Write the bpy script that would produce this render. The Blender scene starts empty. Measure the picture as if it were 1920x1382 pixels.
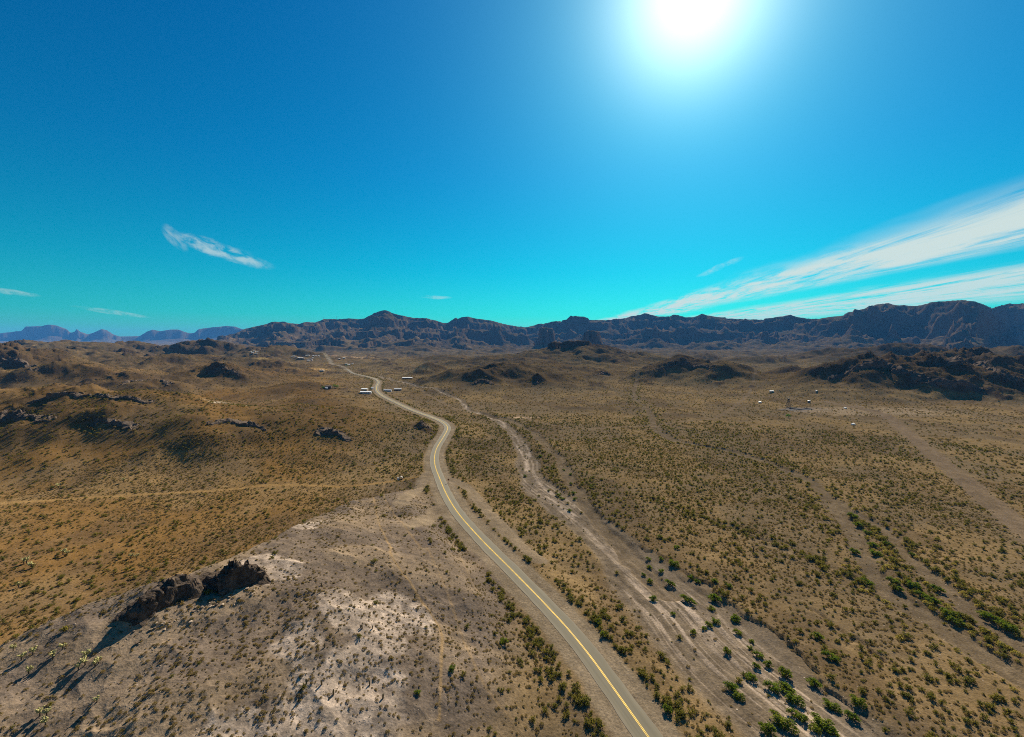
import bpy, math, random
import numpy as np
R = math.radians
rng = np.random.default_rng(7)
random.seed(7)
scene = bpy.context.scene
COL = scene.collection

# ------------------------------------------------------------------ camera
K = 1.5                       # metres per design unit
CAMZ = 60.0 * K               # drone height above the road
F = 880.0                     # focal length in photo pixels (1920 wide)
HZ = 638.0                    # photo row of the horizon
PITCH = math.atan((691.0 - HZ) / F)
cam_d = bpy.data.cameras.new('camera')
cam_d.sensor_width = 36.0
cam_d.lens = 36.0 * F / 1920.0
cam_d.clip_start = 1.0
cam_d.clip_end = 60000.0
cam = bpy.data.objects.new('camera', cam_d)
cam.location = (0, 0, CAMZ)
cam.rotation_euler = (math.pi / 2 - PITCH, 0, 0)
COL.objects.link(cam)
scene.camera = cam

# ------------------------------------------------------------------ sun + sky
SUN_EL, SUN_AZ = R(33.5), R(20.3)        # azimuth to the right of the view direction (+Y)
SUN_DIR = np.array([math.sin(SUN_AZ) * math.cos(SUN_EL), math.cos(SUN_AZ) * math.cos(SUN_EL), math.sin(SUN_EL)])
sun_d = bpy.data.lights.new('sun', 'SUN')
sun_d.energy = 5.0
sun_d.angle = R(0.53)
sun_d.color = (1.0, 0.90, 0.73)
sun = bpy.data.objects.new('sun', sun_d)
from mathutils import Vector
sun.rotation_euler = Vector(SUN_DIR).to_track_quat('Z', 'Y').to_euler()
sun.location = (0, 0, 400)
COL.objects.link(sun)

scene.view_settings.view_transform = 'Standard'
scene.view_settings.look = 'None'
scene.view_settings.exposure = 1.15
scene.view_settings.gamma = 1.0
scene.view_settings.use_curve_mapping = False
scene.cycles.volume_bounces = 0
scene.cycles.max_bounces = 5
scene.cycles.diffuse_bounces = 2
scene.cycles.transparent_max_bounces = 4
scene.cycles.filter_width = 1.0
scene.cycles.use_denoising = False
scene.cycles.denoiser = 'OPENIMAGEDENOISE'
scene.cycles.denoising_input_passes = 'RGB_ALBEDO_NORMAL'
scene.cycles.denoising_prefilter = 'ACCURATE'


class NT:
    """small helper to write shader node trees as expressions"""
    def __init__(s, tree):
        s.t = tree
        s.n = tree.nodes
        s.l = tree.links

    def put(s, sock, v):
        if isinstance(v, bpy.types.NodeSocket):
            s.l.new(v, sock)
        elif v is not None:
            sock.default_value = v

    def m(s, op, a, b=None, c=None, clamp=False):
        n = s.n.new('ShaderNodeMath')
        n.operation = op
        n.use_clamp = clamp
        for i, v in enumerate((a, b, c)):
            if v is not None:
                s.put(n.inputs[i], v)
        return n.outputs[0]

    def vm(s, op, a, b=None, out=0):
        n = s.n.new('ShaderNodeVectorMath')
        n.operation = op
        s.put(n.inputs[0], a)
        if b is not None:
            s.put(n.inputs[1], b)
        return n.outputs[out]

    def mix(s, f, a, b, mode='MIX'):
        n = s.n.new('ShaderNodeMix')
        n.data_type = 'RGBA'
        n.blend_type = mode
        s.put(n.inputs[0], f)
        s.put(n.inputs[6], a)
        s.put(n.inputs[7], b)
        return n.outputs[2]

    def ss(s, x, a, b):
        n = s.n.new('ShaderNodeMapRange')
        n.interpolation_type = 'SMOOTHSTEP'
        s.put(n.inputs[0], x)
        s.put(n.inputs[1], a)
        s.put(n.inputs[2], b)
        n.inputs[3].default_value = 0.0
        n.inputs[4].default_value = 1.0
        return n.outputs[0]

    def noise(s, vec, scale, detail=3.0, rough=0.55, dist=0.0):
        n = s.n.new('ShaderNodeTexNoise')
        s.put(n.inputs['Vector'], vec)
        n.inputs['Scale'].default_value = scale
        n.inputs['Detail'].default_value = detail
        n.inputs['Roughness'].default_value = rough
        n.inputs['Distortion'].default_value = dist
        return n.outputs[0]

    def ramp(s, f, stops):
        n = s.n.new('ShaderNodeValToRGB')
        while len(n.color_ramp.elements) < len(stops):
            n.color_ramp.elements.new(0.5)
        for e, (p, c) in zip(n.color_ramp.elements, stops):
            e.position = p
            e.color = (*c, 1)
        s.put(n.inputs[0], f)
        return n.outputs[0]

    def comb(s, x, y, z):
        n = s.n.new('ShaderNodeCombineXYZ')
        for i, v in enumerate((x, y, z)):
            s.put(n.inputs[i], v)
        return n.outputs[0]


world = bpy.data.worlds.new('World')
scene.world = world
world.use_nodes = True
W = NT(world.node_tree)
W.n.clear()
w_out = W.n.new('ShaderNodeOutputWorld')
w_bg = W.n.new('ShaderNodeBackground')
sky = W.n.new('ShaderNodeTexSky')
sky.sky_type = 'NISHITA'
sky.sun_disc = False
sky.sun_elevation = SUN_EL
sky.sun_rotation = SUN_AZ
sky.altitude = 800
sky.air_density = 1.0
sky.dust_density = 0.6
sky.ozone_density = 2.0
tc = W.n.new('ShaderNodeTexCoord')
dirv = W.vm('NORMALIZE', tc.outputs['Generated'])
sep = W.n.new('ShaderNodeSeparateXYZ')
W.l.new(dirv, sep.inputs[0])
dx, dy, dz = sep.outputs
# clear desert air graded to the deep azure-to-turquoise of the photograph
nish = W.mix(1.0, sky.outputs[0], (0.1, 0.1, 0.1, 1), 'MULTIPLY')
el = W.m('MAXIMUM', dz, 0.0)
tint = W.ramp(el, [(0.0, (0.16, 0.80, 0.64)), (0.05, (0.03, 0.84, 0.78)), (0.14, (0.0, 0.76, 0.84)),
                   (0.32, (0.0, 0.62, 0.92)), (0.62, (0.0, 0.46, 0.92)), (1.0, (0.0, 0.46, 0.90))])
base = W.mix(1.0, nish, tint, 'MULTIPLY')
# aureole round the sun
cosang = W.vm('DOT_PRODUCT', dirv, tuple(SUN_DIR), out=1)
ang = W.m('MULTIPLY', W.m('ARCCOSINE', W.m('MINIMUM', cosang, 0.99999)), 180 / math.pi)
g1 = W.m('EXPONENT', W.m('MULTIPLY', W.m('POWER', W.m('DIVIDE', ang, 5.6), 1.7), -1.0))
g2 = W.m('EXPONENT', W.m('MULTIPLY', W.m('POWER', W.m('DIVIDE', ang, 11.5), 1.35), -1.0))
g3 = W.m('EXPONENT', W.m('DIVIDE', ang, -26.0))
glow = W.mix(1.0, W.mix(g1, (0, 0, 0, 1), (1.30, 1.15, 0.85, 1)), W.mix(g2, (0, 0, 0, 1), (0.30, 0.46, 0.20, 1)), 'ADD')
glow = W.mix(1.0, glow, W.mix(g3, (0, 0, 0, 1), (0.0, 0.13, 0.20, 1)), 'ADD')
base = W.mix(1.0, base, glow, 'ADD')
# cirrus on a high flat layer: plane coordinates = direction / height
zz = W.m('MAXIMUM', dz, 0.012)
px_, py_ = W.m('DIVIDE', dx, zz), W.m('DIVIDE', dy, zz)
ca, sa = math.cos(R(10.9)), math.sin(R(10.9))
cu = W.m('ADD', W.m('MULTIPLY', px_, sa), W.m('MULTIPLY', py_, ca))
cv = W.m('SUBTRACT', W.m('MULTIPLY', px_, ca), W.m('MULTIPLY', py_, sa))
wob = W.noise(W.comb(W.m('MULTIPLY', cu, 0.16), W.m('MULTIPLY', cv, 0.5), 0.0), 1.0, 4)
cvw = W.m('ADD', W.m('ADD', cv, W.m('MULTIPLY', cu, 0.14)), W.m('MULTIPLY', W.m('SUBTRACT', wob, 0.5), 1.5))
fib = W.noise(W.comb(W.m('MULTIPLY', cu, 0.30), W.m('MULTIPLY', cv, 2.2), 3.3), 1.0, 8, 0.68, 0.9)
fib2 = W.noise(W.comb(W.m('MULTIPLY', cu, 0.5), W.m('MULTIPLY', cv, 1.3), 9.1), 1.0, 5, 0.6, 0.6)
b1 = W.m('MULTIPLY', W.ss(cvw, 2.95, 3.7), W.ss(cvw, 5.7, 4.6))
b2 = W.m('MULTIPLY', W.ss(cvw, 6.1, 7.2), W.ss(cvw, 14.0, 9.5))
bands = W.m('MAXIMUM', b1, W.m('MULTIPLY', b2, 0.9))
tex = W.m('ADD', W.m('MULTIPLY', fib, 0.75), W.m('MULTIPLY', fib2, 0.45))
cir = W.m('MULTIPLY', bands, W.ss(tex, 0.43, 0.66))
cir = W.m('MULTIPLY', cir, W.ss(dz, 0.004, 0.02))


def puff(px, py, wpx, hpx, tilt, seed, lo=0.42, hi=0.75):
    """a wisp of cirrus: soft patch in bearing / elevation broken by noise"""
    az0 = math.atan2((px - 960) / F, 1.0)
    el0 = (691 - py) / F - math.tan(PITCH)
    az = W.m('ARCTAN2', dx, dy)
    horiz = W.m('SQRT', W.m('ADD', W.m('MULTIPLY', dx, dx), W.m('MULTIPLY', dy, dy)))
    e = W.m('DIVIDE', dz, horiz)
    c0 = math.cos(az0)
    a = W.m('MULTIPLY', W.m('SUBTRACT', az, az0), F / c0 / c0)
    b = W.m('MULTIPLY', W.m('SUBTRACT', e, el0 * c0), F / c0)
    ct, st = math.cos(tilt), math.sin(tilt)
    a2 = W.m('ADD', W.m('MULTIPLY', a, ct), W.m('MULTIPLY', b, st))
    b2_ = W.m('SUBTRACT', W.m('MULTIPLY', b, ct), W.m('MULTIPLY', a, st))
    nz = W.noise(W.comb(W.m('MULTIPLY', a2, 0.011), W.m('MULTIPLY', b2_, 0.03), seed), 1.0, 6, 0.62, 0.8)
    b3 = W.m('ADD', b2_, W.m('MULTIPLY', W.m('SUBTRACT', nz, 0.5), hpx * 1.5))
    q = W.m('ADD', W.m('POWER', W.m('ABSOLUTE', W.m('DIVIDE', a2, wpx)), 2.0), W.m('POWER', W.m('ABSOLUTE', W.m('DIVIDE', b3, hpx)), 2.0))
    nz2 = W.noise(W.comb(W.m('MULTIPLY', a2, 0.03), W.m('MULTIPLY', b2_, 0.07), seed + 5), 1.0, 5, 0.65, 0.5)
    return W.m('MULTIPLY', W.ss(q, 1.0, 0.15), W.ss(nz2, 0.34, 0.66))


for args in ((425, 473, 108, 19, -0.24, 11.0), (338, 450, 34, 14, -0.75, 2.0),
             (818, 558, 34, 4, 0.0, 4.0), (215, 586, 85, 5, -0.12, 5.0), (30, 549, 60, 6, -0.1, 6.0), (1345, 503, 50, 7, 0.35, 8.0)):
    cir = W.m('MAXIMUM', cir, W.m('MULTIPLY', puff(*args), 0.58 if args[2] > 100 else 0.36))
base = W.mix(W.m('MULTIPLY', cir, 0.92), base, (0.80, 0.90, 0.82, 1))
W.l.new(base, w_bg.inputs[0])
w_bg.inputs[1].default_value = 0.40
W.l.new(w_bg.outputs[0], w_out.inputs[0])


# ------------------------------------------------------------------ numpy helpers
def sstep(a, b, x):
    t = np.clip((x - a) / (b - a), 0, 1)
    return t * t * (3 - 2 * t)


def _h(ix, iy, seed):
    h = (ix.astype(np.int64) * 374761393 + iy.astype(np.int64) * 668265263 + seed * 974634541) & 0xFFFFFFFF
    h = ((h ^ (h >> 13)) * 1274126177) & 0xFFFFFFFF
    h = ((h ^ (h >> 16)) * 2246822519) & 0xFFFFFFFF
    return ((h ^ (h >> 15)) & 0xFFFFFF) / float(0xFFFFFF)


def vn(x, y, seed=0):
    x0, y0 = np.floor(x), np.floor(y)
    fx, fy = x - x0, y - y0
    fx = fx * fx * fx * (fx * (fx * 6 - 15) + 10)
    fy = fy * fy * fy * (fy * (fy * 6 - 15) + 10)
    a, b = _h(x0, y0, seed), _h(x0 + 1, y0, seed)
    c, d = _h(x0, y0 + 1, seed), _h(x0 + 1, y0 + 1, seed)
    return (a + (b - a) * fx) * (1 - fy) + (c + (d - c) * fx) * fy


def fbm(x, y, octv=4, seed=0, gain=0.5):
    s = np.zeros_like(x)
    a = tot = 1.0
    c, sn = 0.8, 0.6
    for i in range(octv):
        s = s + a * vn(x, y, seed + i * 17)
        if i == 0:
            tot = a
        else:
            tot += a
        a *= gain
        x, y = (c * x - sn * y) * 2.03 + 11.3, (sn * x + c * y) * 2.03 - 7.7
    return s / tot


def ridged(x, y, octv=4, seed=0):
    s = np.zeros_like(x)
    a, tot = 1.0, 0.0
    c, sn = 0.8, 0.6
    for i in range(octv):
        n = 1 - np.abs(2 * vn(x, y, seed + i * 31) - 1)
        s = s + a * n * n
        tot += a
        a *= 0.5
        x, y = (c * x - sn * y) * 2.1 + 5.1, (sn * x + c * y) * 2.1 + 3.7
    return s / tot


def ray(px, py):
    u = (np.asarray(px, float) - 960) / F
    v = (691 - np.asarray(py, float)) / F
    return u, math.cos(PITCH) + v * math.sin(PITCH), v * math.cos(PITCH) - math.sin(PITCH)


def wp(px, py, dep):
    """point seen at a photo position at forward distance dep (design units)"""
    rx, ry, rz = ray(px, py)
    s = np.asarray(dep, float) * K / ry
    return rx * s, ry * s, CAMZ + rz * s


def gp(px, py, z=0.0):
    rx, ry, rz = ray(px, py)
    s = (z - CAMZ) / rz
    return rx * s, ry * s


def gpts(lst, z=0.0):
    a = np.array(lst, float)
    x, y = gp(a[:, 0], a[:, 1], z)
    return np.stack([x, y], 1)


def smooth_poly(P, step):
    """Catmull-Rom through the points, resampled"""
    P = np.asarray(P, float)
    Q = np.vstack([2 * P[0] - P[1], P, 2 * P[-1] - P[-2]])
    out = []
    for i in range(1, len(Q) - 2):
        n = max(2, int(np.linalg.norm(Q[i + 1] - Q[i]) / step))
        t = np.linspace(0, 1, n, endpoint=False)[:, None]
        out.append(0.5 * (2 * Q[i] + (Q[i + 1] - Q[i - 1]) * t + (2 * Q[i - 1] - 5 * Q[i] + 4 * Q[i + 1] - Q[i + 2]) * t * t
                          + (3 * Q[i] - Q[i - 1] - 3 * Q[i + 1] + Q[i + 2]) * t ** 3))
    out.append(P[-1:])
    return np.vstack(out)


def dpoly(x, y, P, maxd):
    """distance, signed side (+ right of travel) and arc length to a polyline, 1e6 beyond maxd"""
    shp = x.shape
    xf, yf = x.ravel(), y.ravel()
    D = np.full(xf.shape, 1e6)
    S = np.zeros(xf.shape)
    G = np.ones(xf.shape)
    sel = np.nonzero((xf > P[:, 0].min() - maxd) & (xf < P[:, 0].max() + maxd) & (yf > P[:, 1].min() - maxd) & (yf < P[:, 1].max() + maxd))[0]
    if len(sel):
        order = np.argsort(yf[sel], kind='stable')
        sel = sel[order]
        ys = yf[sel]
        s0 = 0.0
        for a, b in zip(P[:-1], P[1:]):
            L = math.hypot(*(b - a))
            i0 = np.searchsorted(ys, min(a[1], b[1]) - maxd)
            i1 = np.searchsorted(ys, max(a[1], b[1]) + maxd)
            id_ = sel[i0:i1]
            if len(id_) and L > 1e-9:
                X, Y = xf[id_], yf[id_]
                ux, uy = (b - a) / L
                t = np.clip((X - a[0]) * ux + (Y - a[1]) * uy, 0, L)
                ex, ey = X - a[0] - t * ux, Y - a[1] - t * uy
                d = np.hypot(ex, ey)
                better = (d < D[id_]) & (d < maxd)
                q = id_[better]
                D[q] = d[better]
                S[q] = s0 + t[better]
                G[q] = np.where(ex[better] * uy - ey[better] * ux >= 0, 1, -1)
            s0 += L
    return D.reshape(shp), G.reshape(shp), S.reshape(shp)


def plen(P):
    return np.concatenate([[0], np.cumsum(np.hypot(*np.diff(P, axis=0).T))])


# ------------------------------------------------------------------ plan of the place (traced along the valley floor)
ROAD = smooth_poly(gpts([(1330, 1540), (1268, 1460), (1210, 1382), (1150, 1300), (1085, 1215), (1025, 1150), (960, 1085), (900, 1025), (862, 980),
                         (840, 943), (825, 905), (815, 872), (818, 848), (832, 826), (839, 813), (836, 804), (822, 794), (800, 783),
                         (770, 770), (742, 757), (720, 747), (708, 738), (706, 729), (709, 719), (699, 711.5), (680, 705), (661, 700.5), (650, 694.5)]), 6)
ROAD2 = smooth_poly(gpts([(650, 694.5), (640, 690), (628, 686), (615, 680.5), (603, 677.5)]), 15)
WASH = smooth_poly(gpts([(1760, 1560), (1560, 1382), (1470, 1310), (1400, 1255), (1340, 1200), (1288, 1140), (1230, 1090), (1180, 1050), (1130, 1005),
                         (1098, 975), (1058, 945), (1012, 912), (993, 886), (990, 862), (978, 838), (962, 815), (938, 792), (908, 777), (878, 769),
                         (860, 750), (815, 737), (772, 728), (735, 716), (712, 708)]), 6)
WASH_W = np.interp(plen(WASH), np.array([0, 60, 130, 220, 330, 480, 700, 1500]), np.array([20, 19, 15, 11, 7.5, 6, 5, 4.5]))
WASH2 = smooth_poly(gpts([(1250, 1110), (1190, 1050), (1140, 1000), (1105, 955), (1075, 915), (1060, 880), (1040, 850), (1015, 825), (985, 803), (950, 788), (905, 776)]), 6)
BANK = smooth_poly(gpts([(1760, 1480), (1640, 1374), (1560, 1290), (1480, 1210), (1400, 1150), (1350, 1112), (1300, 1080), (1262, 1052), (1215, 1025)]), 4)
ARROYO = smooth_poly(gpts([(2080, 1330), (1920, 1270), (1800, 1195), (1720, 1150), (1660, 1105), (1625, 1060), (1602, 1020), (1585, 975), (1550, 930), (1500, 892), (1430, 862),
                           (1340, 838), (1262, 822), (1225, 795), (1215, 770), (1190, 745), (1195, 715), (1200, 700)]), 8)
ARROYO2 = smooth_poly(gpts([(1920, 1215), (1830, 1150), (1740, 1080), (1690, 1030), (1650, 990), (1600, 965)]), 8)
GULLY = smooth_poly(gpts([(1640, 1098), (1590, 1078), (1530, 1050), (1460, 1020), (1400, 1000), (1330, 975), (1270, 950), (1200, 930)]), 6)
GULLY2 = smooth_poly(gpts([(1660, 1240), (1600, 1200), (1555, 1165), (1510, 1140)]), 6)
DIRT_R = smooth_poly(gpts([(2050, 1095), (1920, 992), (1870, 952), (1800, 896), (1735, 842), (1690, 803), (1655, 778), (1600, 765), (1545, 754)]), 8)
DIRT_L = smooth_poly(gpts([(-260, 960), (0, 944), (250, 929), (420, 919), (520, 911), (640, 912), (720, 904), (760, 899), (806, 897)]), 8)
DIRT_M = smooth_poly(gpts([(770, 731), (800, 742), (850, 765), (885, 771), (960, 776), (1010, 792), (1080, 803), (1200, 800), (1290, 790), (1345, 783), (1380, 760), (1405, 738), (1420, 715)]), 8)
SPURS = [smooth_poly(gpts(p), 5) for p in (
    [(800, 893), (785, 925), (765, 950), (752, 975)], [(822, 965), (800, 1000), (770, 1032)],
    [(845, 905), (880, 925), (905, 960), (960, 1020), (1010, 1060)])]
TRAILS = [smooth_poly(gpts(p, z), 4) for p, z in (
    ([(722, 885), (718, 915), (702, 950), (707, 1000), (712, 1035), (735, 1095)], 1.0),
    ([(735, 1095), (735, 1130), (785, 1190), (826, 1240), (828, 1300), (824, 1400)], 0.5),
    ([(720, 935), (722, 965), (748, 1015), (790, 1080)], 0.5),
    ([(800, 1090), (845, 1185), (875, 1262), (910, 1330), (960, 1375)], 0.0),
    ([(860, 1060), (880, 1120), (900, 1150)], 0.0),
    ([(1440, 790), (1425, 830), (1400, 850)], 0.0),
    ([(1340, 785), (1500, 783), (1600, 792), (1650, 800)], 0.0),
    ([(1520, 770), (1530, 782), (1515, 795), (1500, 803)], 0.0),
    ([(560, 765), (640, 757), (700, 748)], 0.0))]

# foreground pale hill: crest seen from the drone, with heights
_cr = [(-260, 1330, 10), (-100, 1270, 11), (0, 1222, 13), (100, 1168, 15), (200, 1122, 17), (300, 1090, 18), (400, 1058, 18), (470, 1030, 17), (530, 1000, 14),
       (600, 968, 9), (650, 955, 5), (700, 950, 2)]
CREST = np.array([[*gp(a, b, c * K), c * K] for a, b, c in _cr])
CRL = plen(CREST[:, :2])

# hills: photo position of the top, forward distance, half widths, rockiness
HILLS = [(0, 735, 290, 85, 60, .45), (150, 742, 290, 85, 58, .4), (280, 752, 285, 80, 55, .3), (400, 773, 272, 70, 48, .2), (610, 767, 305, 58, 46, .35), (500, 790, 275, 60, 42, .1), (700, 792, 300, 40, 30, .1), (790, 797, 290, 9, 9, .9),
         (15, 664, 680, 130, 90, .7), (120, 690, 560, 110, 60, .4), (235, 713, 530, 60, 42, .8), (300, 722, 500, 50, 34, .5), (420, 692, 590, 80, 60, .7), (560, 722, 520, 60, 40, .3),
         (330, 668, 900, 160, 110, .5), (120, 655, 1000, 220, 140, .5), (235, 645, 1400, 220, 150, .45), (40, 646, 1400, 240, 150, .3), (120, 650, 1300, 240, 140, .2),
         (390, 641, 1350, 170, 90, .7), (520, 652, 1300, 150, 120, .4), (470, 676, 900, 110, 70, .5), (500, 704, 660, 70, 45, .4), (600, 748, 430, 50, 30, .3),
         (805, 687, 740, 42, 36, .6), (905, 709, 570, 18, 15, 1.), (870, 703, 620, 70, 50, .3), (950, 694, 600, 90, 60, .7), (1012, 713, 560, 13, 11, 1.),
         (1040, 684, 800, 60, 45, .7), (1130, 699, 700, 15, 11, 1.), (1000, 690, 760, 170, 110, .25), (1080, 652, 1130, 230, 190, .2),
         (1285, 675, 690, 64, 58, .6), (1365, 689, 640, 50, 46, .5), (1325, 697, 660, 55, 40, .3), (1235, 694, 720, 40, 30, .3),
         (1085, 779, 405, 22, 14, .4), (1160, 776, 410, 34, 14, .2), (720, 680, 1100, 60, 50, .3), (930, 672, 1000, 120, 80, .5), (840, 668, 1250, 100, 70, .4),
         (1640, 678, 560, 95, 80, 1.), (1740, 694, 540, 110, 70, 1.), (1560, 703, 600, 55, 42, .9), (1790, 669, 680, 130, 65, 1.), (1870, 684, 600, 95, 62, .9),
         (1480, 692, 720, 50, 32, .6), (1690, 650, 1150, 200, 110, .9), (1560, 660, 1250, 150, 90, .6), (1900, 655, 1150, 150, 100, .6), (2010, 690, 600, 80, 60, .6),
         (1220, 670, 1200, 90, 60, .3), (1420, 670, 1150, 100, 60, .4), (1320, 664, 1350, 110, 60, .4)]
# buttes and dark crags with steep faces
BUTTES = [(1085, 633, 1130, 62, 30), (1042, 636, 1120, 26, 22), (1122, 642, 1110, 34, 18), (1112, 617, 2300, 44, 40), (1025, 612, 2800, 46, 50)]

SKY_MAIN = [(400, 640, 3500), (420, 632, 3500), (445, 624, 3600), (460, 617, 3700), (480, 612, 3700), (500, 608, 3700), (510, 604, 3700), (530, 603, 3700), (545, 606, 3700), (560, 607, 3700),
            (575, 603, 3700), (590, 604, 3700), (600, 600, 3700), (607, 597, 3700), (640, 597, 3700), (650, 596, 3700), (672, 598, 3800), (685, 596, 3800), (692, 592, 3800), (700, 588, 3800),
            (712, 584, 3800), (722, 582, 3800), (730, 584, 3800), (738, 588, 3800), (750, 592, 3800), (765, 595, 3800), (785, 597, 3800), (800, 597, 3800), (815, 601, 3900), (830, 606, 4000),
            (838, 606, 4000), (850, 600, 4000), (854, 596, 4000), (858, 599, 4000), (865, 596, 4000), (880, 595, 4000), (890, 597, 4000), (905, 599, 4000), (920, 601, 4000), (940, 606, 4000),
            (960, 610, 4100), (985, 614, 4200), (1000, 611, 4300), (1010, 608, 4300), (1025, 608, 4300), (1035, 605, 4200), (1050, 603, 4200), (1062, 602, 4200), (1070, 594, 4100), (1090, 595, 4100),
            (1110, 598, 4100), (1150, 599, 4100), (1170, 597, 4100), (1185, 592, 4100), (1200, 590, 4000), (1210, 586, 4000), (1220, 589, 4000), (1235, 593, 4000), (1250, 594, 4000),
            (1262, 590, 4000), (1272, 590, 4000), (1285, 594, 4000), (1300, 594, 3900), (1315, 590, 3900), (1325, 593, 3900), (1340, 596, 3900), (1380, 598, 3800), (1420, 600, 3700),
            (1440, 600, 3600), (1455, 597, 3500), (1470, 594, 3400), (1482, 592, 3400), (1495, 595, 3300), (1520, 598, 3200), (1535, 597, 3100), (1560, 593, 3000), (1580, 591, 3000),
            (1600, 584, 2900), (1620, 578, 2900), (1630, 572, 2900), (1650, 569, 2900), (1665, 569, 2900), (1680, 573, 2800), (1720, 573, 2700), (1745, 567, 2600), (1770, 564, 2500),
            (1800, 561, 2400), (1815, 563, 2400), (1835, 566, 2400), (1850, 572, 2500), (1860, 576, 2700), (1890, 571, 3000), (1920, 569, 3000), (2000, 566, 3000), (2100, 572, 3000), (2300, 600, 3200)]
SKY_FAR = [(-500, 630), (-200, 628), (0, 625), (40, 620), (48, 612), (80, 611), (90, 608), (105, 610), (125, 617), (132, 624), (140, 622), (144, 616), (150, 622), (165, 627), (175, 624), (190, 617),
           (200, 619), (213, 627), (225, 631), (262, 630), (275, 622), (285, 618), (300, 621), (320, 618), (335, 618), (355, 625), (365, 624), (372, 617), (400, 613), (425, 611), (440, 612), (452, 616),
           (470, 620), (520, 630), (700, 634), (1300, 634)]


def ridge_tables(lst, dep=None):
    a = np.array(lst, float)
    d = a[:, 2] if dep is None else np.full(len(a), dep)
    x, y, z = wp(a[:, 0], a[:, 1], d)
    return np.arctan2(x, y), np.hypot(x, y), z


M_AZ, M_R, M_Z = ridge_tables(SKY_MAIN)
F_AZ, F_R, F_Z = ridge_tables(SKY_FAR, 9500)
PROF_T = np.array([0, .2, .42, .56, .60, .72, .80, .835, .90, .95, .975, 1.0, 1.25, 2.0, 3.0])
PROF_H = np.array([0, .05, .15, .26, .42, .50, .58, .76, .80, .86, .97, 1.0, .9, .45, .2])


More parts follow.
